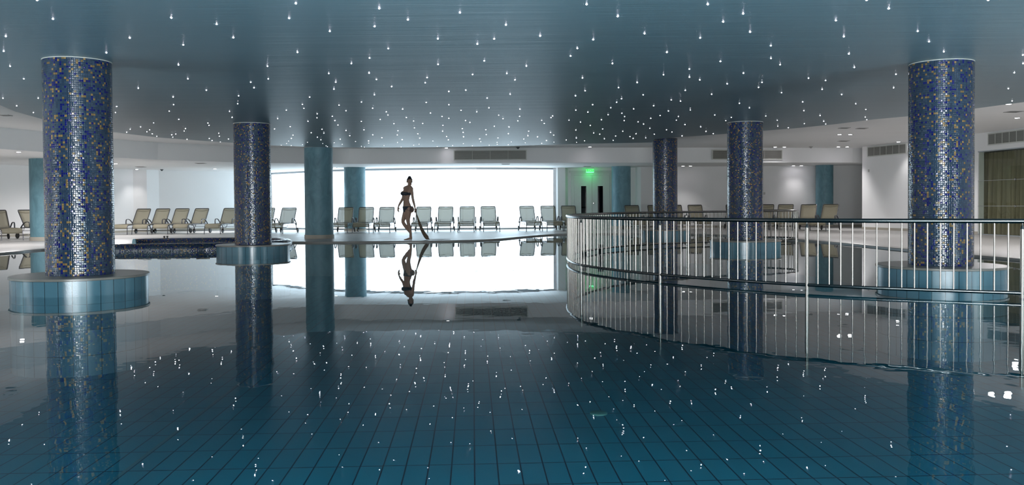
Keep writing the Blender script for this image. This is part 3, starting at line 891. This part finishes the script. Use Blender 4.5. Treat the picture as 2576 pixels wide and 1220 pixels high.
# trim the hair away from the face
for v_ in list(bm.verts):
    q = v_.co - hc
    if q.dot(look) > 0.035 and q.dot(upv) < 0.055:
        v_.co -= look * (q.dot(look) - 0.035)
fuse('hair', bm, 0.007, MT['hair'], wm, 2)
# bikini
bm = bmesh.new()
for s in (-1, 1):
    ball(bm, Vector((-0.045, 0, 1.305)) + ldir * (0.072 * s) + fdir * 0.085, 0.0705, 1, 1, 0.86)
rs = [ell(Vector((x, y, z)), ldir, fdir, a + 0.007, b + 0.007) for x, y, z, a, b in [(-0.052, 0, 1.255, 0.136, 0.084), (-0.045, 0, 1.29, 0.142, 0.088), (-0.040, 0, 1.325, 0.146, 0.088)]]
rings(bm, rs)
fuse('bikini_top', bm, 0.007, MT['bikini'], wm, 3)
bm = bmesh.new()
rs = [ell(Vector((x, y, z)), ldir, fdir, a + 0.008, b + 0.008) for x, y, z, a, b in [(-0.040, 0, 0.925, 0.165, 0.098), (-0.043, 0, 0.945, 0.160, 0.094)]]
rings(bm, rs)
for s_, zz in ((1, 0.118), (-1, -0.125)):   # front and back panels
    rs = []
    for t in range(6):
        z = 0.945 - 0.032 * t
        w = 0.13 * (1 - t / 5.4) + 0.02
        b = 0.108 if s_ > 0 else 0.148 - 0.004 * t
        c0 = Vector((-0.036, 0, z))
        rs.append([c0 + ldir * (w * x) + fdir * (s_ * b * math.sqrt(max(0.05, 1 - (w * x / 0.19) ** 2))) for x in (-1, -0.5, 0, 0.5, 1)] +
                  [c0 + ldir * (w * x) + fdir * (s_ * (b - 0.03) * math.sqrt(max(0.05, 1 - (w * x / 0.19) ** 2))) for x in (1, 0.5, 0, -0.5, -1)])
    rings(bm, rs)
fuse('bikini_bottom', bm, 0.007, MT['bikini'], wm, 2)
bm = bmesh.new()   # side ties
for dx in (-0.012, 0.012):
    tube(bm, catmull([Vector((-0.04, 0, 0.935)) + ldir * 0.176 + fdir * dx, Vector((-0.035, 0, 0.88)) + ldir * 0.186 + fdir * (dx * 2.2), Vector((-0.035, 0, 0.80)) + ldir * 0.182 + fdir * (dx * 2.5)], 4), [0.006] * 4 + [0.011] * 5, 8)
finish('side_tie', bm, MT['bikini'], wm)

# trailing cloth held in her near hand
bm = bmesh.new()
path = [(0.208, -0.164, 0.815), (0.216, -0.162, 0.775), (0.238, -0.155, 0.70), (0.277, -0.15, 0.58), (0.322, -0.14, 0.44), (0.382, -0.13, 0.285), (0.462, -0.12, 0.14), (0.545, -0.11, 0.045), (0.64, -0.10, 0.018), (0.80, -0.09, 0.014), (1.0, -0.07, 0.013), (1.16, -0.05, 0.012)]
wid = [0.022, 0.012, 0.015, 0.024, 0.033, 0.042, 0.050, 0.058, 0.085, 0.12, 0.10, 0.03]
P = catmull([Vector(p) for p in path], 5)
Wd = [v.x for v in catmull([Vector((w, 0, 0)) for w in wid], 5)]
rs = []
for i, p in enumerate(P):
    t = (P[min(i + 1, len(P) - 1)] - P[max(i - 1, 0)]).normalized()
    a = Vector((t.z, 0.0, -t.x)).normalized()           # across, in the picture of the fall
    flat = min(1, max(0, (0.08 - p.z) / 0.06))
    across = (a * (1 - flat) + Vector((0, 1, 0)) * flat).normalized()
    nrm_ = t.cross(across).normalized()
    rs.append([])
    for k in range(15):
        x = -1 + 2 * k / 14
        fold = math.sin(x * 7.0 + i * 0.12) * 0.014 * (1 - 0.9 * flat) * min(1, Wd[i] / 0.05)
        q = p + across * (Wd[i] * x) + nrm_ * fold
        q.z = max(q.z, 0.006)
        rs[-1].append(q)
rings(bm, rs, closed=False)
o = finish('sarong', bm, MT['cloth'])
o.location = (WX, WY, DZ)
sm = o.modifiers.new('solid', 'SOLIDIFY'); sm.thickness = 0.006; sm.offset = 0
tag(o, 'long brown cloth hanging from the woman\'s hand and trailing on the deck', 'sarong', kind='thing')

# ------------------------------------------------------------------ exit doors and sign
DY = 35.15
droot = tag(empty('door_1', (0, 0, 0)), kind='structure')
dx0, dxm, dx1 = xat(1444.5, DY), xat(1489.5, DY), xat(1533.5, DY)
ztop = 2.16
bm = bmesh.new()
for a, b in ((dx0 - 0.12, dx0 - 0.005), (dx1 + 0.005, dx1 + 0.12)): box(bm, a, b, DY - 0.05, DY - 0.001, DZ, ztop + 0.12)
box(bm, dx0 - 0.004, dx1 + 0.004, DY - 0.05, DY - 0.001, ztop + 0.005, ztop + 0.119)
box(bm, dx0 - 0.2, dx1 + 0.2, DY - 0.03, DY - 0.001, ztop + 0.121, ztop + 0.2)
finish('door_frame', bm, MT['door'], droot, smooth=False)
for a, b, va, vb in ((dx0, dxm - 0.004, xat(1462, DY), xat(1475, DY)), (dxm + 0.004, dx1, xat(1504, DY), xat(1517, DY))):
    bm = bmesh.new()
    z0, z1 = 0.63, 1.735
    y0, y1 = DY - 0.042, DY - 0.002
    box(bm, a, va, y0, y1, DZ + 0.005, ztop); box(bm, vb, b, y0, y1, DZ + 0.005, ztop)
    box(bm, va, vb, y0, y1, DZ + 0.005, z0); box(bm, va, vb, y0, y1, z1, ztop)
    lf = finish('door_leaf', bm, MT['door'], droot, smooth=False)
    bm = bmesh.new(); box(bm, va, vb, DY - 0.03, DY - 0.022, z0, z1)
    finish('vision_glass', bm, MT['dglass'], lf, smooth=False)
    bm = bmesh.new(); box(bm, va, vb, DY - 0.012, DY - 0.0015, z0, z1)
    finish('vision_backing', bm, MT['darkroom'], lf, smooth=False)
    bm = bmesh.new()
    for q in ((va - 0.02, va, z0, z1), (vb, vb + 0.02, z0, z1), (va - 0.02, vb + 0.02, z1, z1 + 0.02), (va - 0.02, vb + 0.02, z0 - 0.02, z0)):
        box(bm, q[0], q[1], DY - 0.05, DY - 0.04, q[2], q[3])
    finish('glazing_bead', bm, MT['door'], lf, smooth=False)
    if a > dx0 + 0.1:
        bm = bmesh.new()
        lathe(bm, [(0.036, 0), (0.036, 0.012), (0.018, 0.016), (0.016, 0.04), (0.028, 0.046), (0.028, 0.058), (0.001, 0.06)], 20)
        bmesh.ops.transform(bm, matrix=Matrix.Translation((dxm + 0.07, DY - 0.042, 1.04)) @ Matrix.Rotation(PI / 2, 4, 'X'), verts=bm.verts[:])
        finish('door_knob', bm, MT['chrome'], lf)
bm = bmesh.new()
box(bm, dxm - 0.006, dxm + 0.006, DY - 0.05, DY - 0.042, DZ + 0.005, ztop)
finish('astragal', bm, MT['trim'], droot, smooth=False)
ES = tag(empty('exit_sign', (xat(1485, 34.85), 34.85, 2.29)), 'small glowing green exit sign hanging above the white double doors', 'exit sign', kind='thing')
bm = bmesh.new()
box(bm, -0.16, 0.16, -0.03, 0.03, 0.135, 0.177)
finish('housing', bm, MT['box'], ES, smooth=False)
bm = bmesh.new(); box(bm, -0.155, 0.155, -0.008, 0.008, 0.0, 0.135)
face = finish('sign_face', bm, MT['exitg'], ES, smooth=False)
bm = bmesh.new(); box(bm, -0.15, 0.15, -0.02, 0.03, -0.006, 0.0)
finish('underside_diffuser', bm, MT['exitb'], ES, smooth=False)
cu = bpy.data.curves.new('txt', 'FONT'); cu.body = 'EXIT'; cu.size = 0.105; cu.extrude = 0.001; cu.align_x = 'CENTER'
tmp = link(bpy.data.objects.new('txt', cu))
me = bpy.data.meshes.new_from_object(tmp.evaluated_get(bpy.context.evaluated_depsgraph_get()))
bpy.data.objects.remove(tmp)
me.name = 'lettering'; me.materials.clear(); me.materials.append(MT['exitw'])
o = link(bpy.data.objects.new('lettering', me), face); o.rotation_euler = (PI / 2, 0, 0); o.location = (0.03, -0.0105, 0.03)
bm = bmesh.new()   # running figure pictogram and border
tube(bm, [(-0.120, -0.010, 0.10), (-0.118, -0.010, 0.101)], 0.008, 8)
for q in (((-0.122, 0.085), (-0.128, 0.055)), ((-0.128, 0.055), (-0.110, 0.038), (-0.114, 0.02)), ((-0.128, 0.055), (-0.138, 0.035)), ((-0.12, 0.082), (-0.104, 0.068))):
    tube(bm, [(x, -0.010, z) for x, z in q], 0.004, 6)
for q in ((-0.155, -0.149, 0, 0.135), (0.149, 0.155, 0, 0.135), (-0.155, 0.155, 0, 0.006), (-0.155, 0.155, 0.129, 0.135)):
    box(bm, q[0], q[1], -0.0105, -0.0082, q[2], q[3])
finish('pictogram', bm, MT['exitw'], face, smooth=False)

# ------------------------------------------------------------------ vents
def vent(p0, p1, z0, z1, label, nmull):
    a, b = Vector((*p0, 0)), Vector((*p1, 0))
    L = (b - a).length
    root = empty('wall_vent', (a.x, a.y, z0), math.atan2(b.y - a.y, b.x - a.x))
    tag(root, label, 'vent', 'long ventilation grilles', 'thing')
    H = z1 - z0
    bm = bmesh.new(); box(bm, 0.0, L, -0.012, -0.002, 0.0, H)
    finish('backing', bm, MT['dark'], root, smooth=False)
    bm = bmesh.new()
    for q in ((-0.03, L + 0.03, -0.03, 0.0), (-0.03, L + 0.03, H, H + 0.03)): box(bm, q[0], q[1], -0.035, 0, q[2], q[3])
    for q in ((-0.03, 0.0), (L, L + 0.03)): box(bm, q[0], q[1], -0.035, 0, 0, H)
    finish('frame', bm, MT['ventf'], root, smooth=False)
    bm = bmesh.new()
    k = 16
    for i in range(k):
        z = H * (i + 0.5) / k
        vv = box(bm, 0, L, -0.03, -0.014, z - 0.006, z + 0.006)
        for v_ in vv: v_.co.z += 0.5 * (v_.co.y + 0.022)
    finish('slat', bm, MT['vent'], root, smooth=False)
    for i in range(1, nmull):
        bm = bmesh.new(); box(bm, L * i / nmull - 0.006, L * i / nmull + 0.006, -0.036, -0.012, 0, H)
        finish('mullion', bm, MT['ventf'], root, smooth=False)
    return root
vent((xat(1145, 30.48), 30.48), (xat(1324, 30.48), 30.49), 2.60, 2.895, 'long grey-green ventilation grille above the bright window', 4)
vent((xat(1793, 31.17), 31.16), (xat(1965, 31.54), 31.52), 2.60, 2.895, 'long grille on the right beam, partly behind the mosaic pillar inside the railing', 4)
def on_right(t0, t1, pts):   # points on the right wall by depth
    f = lambda Y: next(a[0] + (b[0] - a[0]) * (a[1] - Y) / (a[1] - b[1]) for a, b in zip(pts, pts[1:]) if a[1] >= Y >= b[1])
    return (f(t0), t0), (f(t1), t1)
vent(*on_right(30.85, 28.95, right_pts), 2.64, 2.93, 'ventilation grille high on the right wall, left of the large right mosaic pillar', 6)
vent(*on_right(25.0, 23.55, right_pts[-1:] + glaze_pts), 2.64, 2.93, 'ventilation grille above the olive curtain at the right edge', 5)

# ------------------------------------------------------------------ curtain and glazing on the right
bm = bmesh.new()
g0, g1 = Vector((13.93, 26.5, 0)), Vector((14.83, 18.1, 0))
n_ = 520
dv = (g1 - g0).normalized(); nv = Vector((-dv.y, dv.x, 0))
L = (g1 - g0).length
rs = []
ph = 0
for zi in range(5):
    z = DZ + 0.012 + (2.47 - 0.05 - DZ) * zi / 4
    amp = (0.055, 0.052, 0.045, 0.035, 0.02)[zi]
    row = []
    for i in range(n_ + 1):
        s = L * i / n_
        w = math.sin(s * 2 * PI / 0.19 + 1.1 * math.sin(s * 2.3) + 0.1 * zi) + 0.35 * math.sin(s * 2 * PI / 0.083 + 2.0)
        row.append(g0 + dv * s + nv * (amp * w) + Vector((0, 0, z)))
    rs.append(row)
rings(bm, rs, closed=False)
o = finish('curtain', bm, MT['curtain'])
tag(o, 'long olive curtain hanging in folds behind glass at the right edge', 'curtain', kind='thing')
gl = tag(empty('window_3', (0, 0, 0)), kind='structure')
bm = bmesh.new()
strip(bm, [(x + 0.03, y) for x, y in glaze_pts], DZ + 0.02, 2.47, 0.012)
finish('pane', bm, MT['glass'], gl, smooth=False)
bm = bmesh.new()
for z in (0.865, 1.605):
    tube(bm, [(x, y, z) for x, y in glaze_pts], 0.007, 8)
strip(bm, [(x + 0.005, y) for x, y in glaze_pts], DZ, DZ + 0.022, 0.05)
strip(bm, [(x - 0.005, y) for x, y in glaze_pts], 2.445, 2.475, 0.09)
finish('glazing_bar', bm, MT['wframe'], gl, smooth=False)
for z in (0.865, 1.605):
    p = on_right(23.9, 23.8, [(13.72, 25.5), (13.95, 23.5)])[0]
    bm = bmesh.new()
    lathe(bm, [(0.001, -0.02), (0.034, -0.02), (0.036, 0.0), (0.03, 0.02), (0.001, 0.022)], 20)
    bmesh.ops.transform(bm, matrix=Matrix.Translation((p[0] - 0.012, p[1], z)) @ Matrix.Rotation(-PI / 2, 4, 'Y'), verts=bm.verts[:])
    finish('glass_fitting', bm, MT['chrome'], gl)

# ------------------------------------------------------------------ downlights, detectors, plates
SPOTW = 110
lights = {}
def downlight(px, py, z, label, power=SPOTW, tilt=None, blend=1.0, ang=84, col=(1.0, 0.97, 0.98)):
    p = onz(px, py, z)
    root = tag(empty('downlight', (p.x, p.y, z)), label, 'downlight', 'recessed ceiling downlights', 'thing')
    bm = bmesh.new()
    lathe(bm, [(0.062, 0.0), (0.095, 0.0), (0.095, -0.006), (0.088, -0.012), (0.062, -0.010)], 28)
    finish('trim_ring', bm, MT['lring'], root)
    bm = bmesh.new()
    lathe(bm, [(0.064, -0.004), (0.05, -0.011), (0.001, -0.013)], 24)
    finish('lens', bm, MT['lamp'], root)
    ld = bpy.data.lights.new('downlight_lamp', 'SPOT')
    ld.energy = power; ld.color = col; ld.spot_size = math.radians(ang); ld.spot_blend = blend; ld.shadow_soft_size = 0.06
    lo = link(bpy.data.objects.new('downlight_lamp', ld), root)
    lo.location = (0, 0, -0.05)
    if tilt: lo.rotation_euler = tilt
DL = [
    (47, 382, ZS, 'bright downlight in the low soffit at the far left edge, beside the teal column'),
    (291, 411.5, ZS, 'downlight just right of the large left mosaic pillar'),
    (344, 425.6, ZS, 'downlight close to the wall corner over the first of the four left loungers'),
    (443, 430, ZS, 'downlight near the left wall, over the third lounger of the four'),
    (535.6, 433, ZS, 'lower one of two downlights left of the slim mosaic pillar'),
    (540.5, 424.2, ZS, 'upper one of two downlights left of the slim mosaic pillar'),
    (842, 421.5, ZS, 'downlight between dark and light teal columns'),
    (1123, 371.6, ZC, 'downlight at the edge of the blue ceiling, above the window grille'),
    (1484, 369, ZC, 'single downlight in the white ceiling above the exit sign'),
    (1718, 417.3, ZS, 'left downlight of the pair between the farthest and the railed mosaic pillars'),
    (1737, 417.1, ZS, 'right downlight of the pair between the farthest and the railed mosaic pillars'),
    (1996, 416.4, ZS, 'left downlight of the pair over the loungers by the slim teal column'),
    (2016, 416.2, ZS, 'right downlight of the pair over the loungers by the slim teal column'),
    (1950, 369.5, ZC, 'faint downlight right of the railed mosaic pillar, first of two'),
    (1973, 369.5, ZC, 'brighter downlight right of the railed mosaic pillar, second of two'),
    (2112, 338, ZC, 'front left downlight of the cluster of four on the right ceiling'),
    (2139, 338, ZC, 'front right downlight of the cluster of four on the right ceiling'),
    (2109, 369, ZC, 'rear left downlight of the cluster of four on the right ceiling'),
    (2131, 369, ZC, 'rear right downlight of the cluster of four on the right ceiling'),
    (2260, 356.5, ZC, 'downlight beside the right wall grille, left of the large right mosaic pillar'),
    (2559, 296, ZC, 'downlight at the right edge above the curtain grille'),
    (2497, 261, ZC, 'left downlight of the pair just beyond the blue ceiling edge at far right'),
    (2537, 261, ZC, 'right downlight of the pair just beyond the blue ceiling edge at far right'),
]
WIDE = (47, 291, 2112, 2139, 2497, 2537, 2559)
POW = {1718: 12, 1737: 12, 1996: 7, 2016: 7, 344: 18, 535.6: 26, 2260: 18, 1123: 3, 2109: 40, 2131: 40, 1484: 14, 842: 50}
for px, py, z, lab in DL:
    if px in WIDE: downlight(px, py, z, lab, power=(125 if px < 300 else 48), ang=166, blend=0.5)
    elif px in (1950, 1973): downlight(px, py, z, lab, power=8, ang=120)
    else: downlight(px, py, z, lab, power=POW.get(px, 130))
# added fill spots without fittings, over the side decks beyond the frame
for x, y in ((12.6, 15.0), (12.8, 9.0), (13.0, 3.0), (-15.2, 17.5), (-15.4, 11.0), (-15.6, 4.0)):
    ld = bpy.data.lights.new('side_deck_fill', 'SPOT')
    ld.energy = 130 if x < 0 else 70; ld.spot_size = math.radians(166); ld.spot_blend = 0.5; ld.shadow_soft_size = 0.06; ld.color = (1.0, 0.97, 0.98)
    link(bpy.data.objects.new('side_deck_fill', ld)).location = (x, y, 2.4)
def detector(px, py, z, lab, m='det'):
    p = onz(px, py, z)
    root = tag(empty('smoke_detector', (p.x, p.y, z)), lab, 'smoke detector', 'ceiling smoke detectors', 'thing')
    bm = bmesh.new(); lathe(bm, [(0.06, 0), (0.062, -0.02), (0.05, -0.032), (0.03, -0.034)], 24)
    finish('base', bm, MT[m], root)
    bm = bmesh.new(); lathe(bm, [(0.032, -0.033), (0.032, -0.055), (0.02, -0.064), (0.001, -0.065)], 20)
    finish('sensor_head', bm, MT[m], root)
detector(1303, 370, ZC, 'small dark smoke detector on the white ceiling above the window grille')
detector(2040, 368.5, ZC, 'pale smoke detector between downlights right of the railed mosaic pillar', 'plate')
detector(407, 426, ZS, 'smoke detector near the left wall, above the row of four loungers')
def plate(px, py, z, w, l, lab):
    p = onz(px, py, z)
    root = tag(empty('ceiling_grille', (p.x, p.y, z), TILE_ROT), lab, 'ceiling grille', 'flat ceiling grilles', 'thing')
    bm = bmesh.new(); box(bm, -w / 2, w / 2, -l / 2, l / 2, -0.012, 0.0)
    finish('plate', bm, MT['plate'], root, smooth=False)
    bm = bmesh.new()
    for k in range(5): box(bm, -w / 2 + 0.03, w / 2 - 0.03, -l / 2 + 0.03 + k * (l - 0.06) / 5, -l / 2 + 0.03 + (k + 0.5) * (l - 0.06) / 5, -0.015, -0.012)
    finish('slot', bm, MT['slot'], root, smooth=False)
plate(354, 419.5, ZS, 0.3, 0.3, 'flat grille in the left soffit above the first of the four left loungers')
plate(505, 410.6, ZS, 0.3, 0.3, 'thin grille in the soffit left of the slim mosaic pillar')
plate(1272, 412.6, ZS, 0.3, 0.3, 'flat grille in the soffit right above the bright window')
plate(1477, 418.6, ZS, 0.3, 0.3, 'flat grille in the soffit just above the exit sign')
plate(2122, 354.5, ZC, 0.3, 0.3, 'flat grille in the middle of the cluster of four right downlights')
plate(2124, 321.5, ZC, 0.25, 0.25, 'thin grille right of the blue ceiling edge, left one of two')
plate(2168, 322.5, ZC, 0.25, 0.25, 'thin grille right of the blue ceiling edge, right one of two')
plate(2550, 280.5, ZC, 0.3, 0.3, 'flat grille near the right frame edge above the downlight')
plate(14, 289.5, ZC, 0.2, 0.2, 'small grille on the white ceiling at the left frame edge')
def wplate(x, y, z, rz, lab):
    root = tag(empty('wall_switch', (x, y, z), rz), lab, 'wall switch', 'grey wall switch plates', 'thing')
    bm = bmesh.new(); box(bm, -0.045, 0.045, -0.012, 0, -0.045, 0.045)
    finish('plate', bm, MT['plate'], root, smooth=False)
    bm = bmesh.new(); box(bm, -0.02, 0.02, -0.017, -0.012, -0.03, 0.03)
    finish('rocker', bm, MT['ventf'], root, smooth=False)
wplate(12.72, 30.85, 2.12, math.atan2(-2.3, 0.58), 'small grey switch plate high on the right wall below the grille')
wplate(xat(1922, 34.49), 34.49, 1.38, 0, 'small grey switch plate on the back wall beside the railed mosaic pillar')

# ------------------------------------------------------------------ star lights in the blue ceiling
ST = []
def add(x0, y0, k, pts): ST.extend((x0 + a / k, y0 + b / k) for a, b in pts)
add(0, 0, 4.954, [(660, 236), (72, 453), (46, 636), (126, 824), (1326, 656), (1617, 472), (2136, 221), (2284, 558), (2225, 808), (462, 1)])
add(500, 0, 4.954, [(223, 300), (431, 468), (1127, 226), (1210, 42), (1633, 388), (1230, 650), (857, 824), (1621, 914), (2192, 328), (2250, 104), (2362, 604), (2129, 722), (1902, 790), (2123, 909)])
add(1000, 0, 4.954, [(130, 245), (503, 482), (778, 157), (1351, 309), (1204, 484), (995, 548), (1081, 757), (506, 800), (936, 927), (1362, 914), (1606, 822), (1778, 447), (2357, 53), (2438, 492), (2241, 602), (2157, 697)])
add(1500, 0, 4.954, [(267, 203), (602, 417), (202, 791), (880, 650), (838, 930), (1295, 471), (1389, 53), (1582, 271), (1830, 170), (1917, 397), (1547, 764), (1160, 860), (1834, 912), (2176, 569), (2177, 726), (2292, 805)])
add(2000, 0, 4.472, [(459, 229), (549, 411), (606, 605), (667, 757), (151, 879), (344, 905), (1055, 96), (1380, 350), (1507, 467), (1674, 581), (1135, 835), (2173, 1), (2563, 618), (2566, 713), (2468, 817), (806, 1)])
ST += [(7.4, 246.7), (42, 266), (84, 283), (96, 246.7), (60, 198), (2546, 253.6), (2536.6, 222.6)]
add(280, 190, 6.42, [(436, 204), (1237, 52), (1536, 235), (998, 344), (1006, 468), (936, 574), (1090, 706), (88, 498), (67, 595), (474, 829), (306, 866), (249, 915), (684, 763), (620, 875), (576, 907), (662, 941), (736, 980), (976, 956), (1040, 943), (993, 994),
    (1199, 856), (1178, 895), (1223, 1029), (1560, 767), (1578, 804), (1583, 1015), (1626, 1048), (1735, 931), (1746, 979), (1761, 1071), (1893, 1025), (1909, 577), (1951, 677), (2040, 454), (2057, 326), (2251, 106), (2306, 196), (2533, 53), (2395, 756)])
add(660, 180, 6.1, [(90, 111), (1126, 160), (1098, 268), (725, 390), (615, 502), (638, 563), (368, 591), (235, 720), (187, 880), (427, 844), (470, 974), (445, 1023), (402, 1065), (371, 1102), (292, 1129), (443, 1134), (617, 1119), (692, 1084), (750, 938), (700, 762),
    (841, 647), (838, 708), (915, 884), (944, 944), (845, 1006), (898, 1046), (928, 1103), (978, 1138), (1000, 1150), (1073, 685), (1112, 750), (1160, 819), (1177, 514), (1283, 600), (1284, 902), (1342, 982), (1195, 1036), (1104, 1089), (1227, 1116), (1430, 1070), (1520, 1146), (1568, 1157),
    (1519, 762), (1560, 893), (1694, 969), (1630, 1062), (1631, 1096), (1521, 466), (1692, 561), (1719, 356), (1751, 119), (1984, 229), (1808, 734), (1902, 617), (1927, 666), (2020, 798), (2152, 575), (2210, 704), (1834, 1014), (1867, 1134), (2081, 908), (2070, 971), (2145, 1043), (2073, 1086), (2129, 1156)])
add(1040, 180, 6.1, [(210, 92), (181, 170), (543, 304), (804, 284), (197, 472), (545, 508), (262, 635), (440, 687), (544, 718), (731, 594), (972, 617), (142, 797), (3, 757), (16, 863), (453, 823), (449, 913), (68, 954), (98, 1020), (300, 1063), (86, 1113), (4, 1129), (363, 1149), (511, 995), (536, 1048), (600, 1133),
    (750, 875), (763, 931), (770, 1000), (765, 1104), (800, 749), (867, 779), (904, 1138), (1132, 405), (1160, 556), (1308, 668), (1375, 722), (1241, 838), (1111, 890), (1117, 968), (1017, 1031), (1034, 1075), (1163, 1128), (1298, 1018), (1285, 1086), (1287, 1116), (1457, 951), (1468, 850), (1502, 1078), (1456, 1121),
    (1559, 125), (1485, 346), (1634, 576), (1630, 686), (1602, 755), (1768, 913), (1757, 984), (1693, 1035), (1717, 1092), (1905, 1000), (1968, 748), (2008, 795), (2112, 705), (2136, 680), (2103, 932), (2153, 974), (2041, 1057), (2156, 1082), (1968, 1102)])
add(1420, 180, 5.855, [(265, 93), (304, 281), (163, 356), (415, 487), (168, 567), (343, 597), (67, 715), (235, 744), (545, 708), (380, 794), (168, 861), (430, 904), (519, 922), (562, 844), (588, 989), (297, 1018), (174, 977), (25, 1006), (178, 1040),
    (682, 532), (643, 634), (768, 451), (840, 399), (796, 236), (1070, 160), (1159, 342), (1020, 549), (845, 612), (886, 662), (879, 721), (859, 878), (753, 948), (718, 1011), (965, 957), (1011, 984), (1084, 740), (1165, 772), (1054, 916), (1195, 976), (1258, 835), (1271, 688), (1313, 502), (1408, 646), (1323, 921),
    (1573, 416), (1531, 580), (1503, 857), (1582, 889), (1648, 714), (1678, 661), (1709, 435), (1780, 275), (1840, 81), (1994, 122), (1854, 566), (1775, 780), (1731, 947), (2007, 813), (2084, 880), (2192, 913), (2214, 639), (2168, 333), (2397, 179), (2458, 674), (2376, 721)])
add(1840, 180, 5.6, [(431, 151), (382, 222), (706, 296), (113, 446), (254, 511), (485, 625), (645, 685), (652, 767), (802, 789), (1004, 427), (1020, 550), (1027, 732), (1084, 94), (1326, 125), (1278, 249), (1553, 322), (1249, 619), (1300, 699), (1328, 738), (1750, 452), (1893, 532), (1886, 640), (1907, 676), (2286, 227)])
bm = bmesh.new()
lathe(bm, [(0.0095, 0.0), (0.0095, -0.003), (0.006, -0.0075), (0.0005, -0.009)], 8)
star = finish('star_light', bm, MT['star'])
done = []
for x, y in sorted(ST, key=lambda q: q[1]):
    if any(abs(x - a) < 2.2 and abs(y - b) < 2.2 for a, b in done): continue
    p = onz(x, y, ZP)
    if any(math.hypot(p.x - q[0], p.y - q[1]) < RS + 0.02 for q in (PA, PB, PC_, PD)): continue
    done.append((x, y))
rest = bmesh.new()
for i, (x, y) in enumerate(done):
    p = onz(x, y, ZP)
    k = max(0.8, 0.00085 * p.y / 0.0195)     # the fittings further off read a little larger
    if i >= 300:
        bmesh.ops.create_circle(rest, cap_ends=True, segments=8, radius=0.0095 * k, matrix=Matrix.Translation((p.x, p.y, ZP - 0.004)))
        continue
    o = star if i == 0 else star.copy()
    if i: C.objects.link(o)
    o.location = (p.x, p.y, ZP)
    o.scale = (k, k, k)
    tag(o, 'tiny white fibre optic star point in the dark blue ceiling', 'star light', 'star points in the blue ceiling', 'thing')
if len(done) > 300:
    tag(finish('star_lights_far', rest, MT['star']), 'farthest tiny star points along the far edge of the blue ceiling', 'star lights', 'star points in the blue ceiling', 'stuff')
else:
    rest.free()
print('stars', len(done))

# ------------------------------------------------------------------ added fill lights
def area(name, loc, rot, sx, sy, power, col=(1, 1, 1), spread=180):
    ld = bpy.data.lights.new(name, 'AREA')
    ld.shape = 'RECTANGLE'; ld.size = sx; ld.size_y = sy; ld.energy = power; ld.color = col; ld.spread = math.radians(spread)
    o = link(bpy.data.objects.new(name, ld)); o.location = loc; o.rotation_euler = rot
    return o
# unseen area lights added under the water to brighten the ceiling
for q in ((0, 0.8, 7, 6, 600), (-10.2, 9.5, 3.0, 8, 110), (8.2, 7.0, 1.8, 8, 110)):
    area('pool_fill', (q[0], q[1], -0.75), (PI - 0.6, 0, 0), q[2], q[3], q[4], (0.93, 0.98, 1.0))

# ------------------------------------------------------------------ world and colour
w = bpy.data.worlds.new('world'); sc.world = w
w.use_nodes = True
w.node_tree.nodes['Background'].inputs[0].default_value = (0.5, 0.6, 0.7, 1)
w.node_tree.nodes['Background'].inputs[1].default_value = 0.05
sc.view_settings.view_transform = 'Standard'
sc.view_settings.look = 'None'
sc.view_settings.exposure = 1.85
sc.view_settings.gamma = 1.0
sc.view_settings.use_curve_mapping = False
sc.cycles.max_bounces = 10
sc.cycles.diffuse_bounces = 5
sc.cycles.glossy_bounces = 5
sc.cycles.transparent_max_bounces = 16
sc.cycles.sample_clamp_indirect = 20.0
sc.cycles.caustics_reflective = True
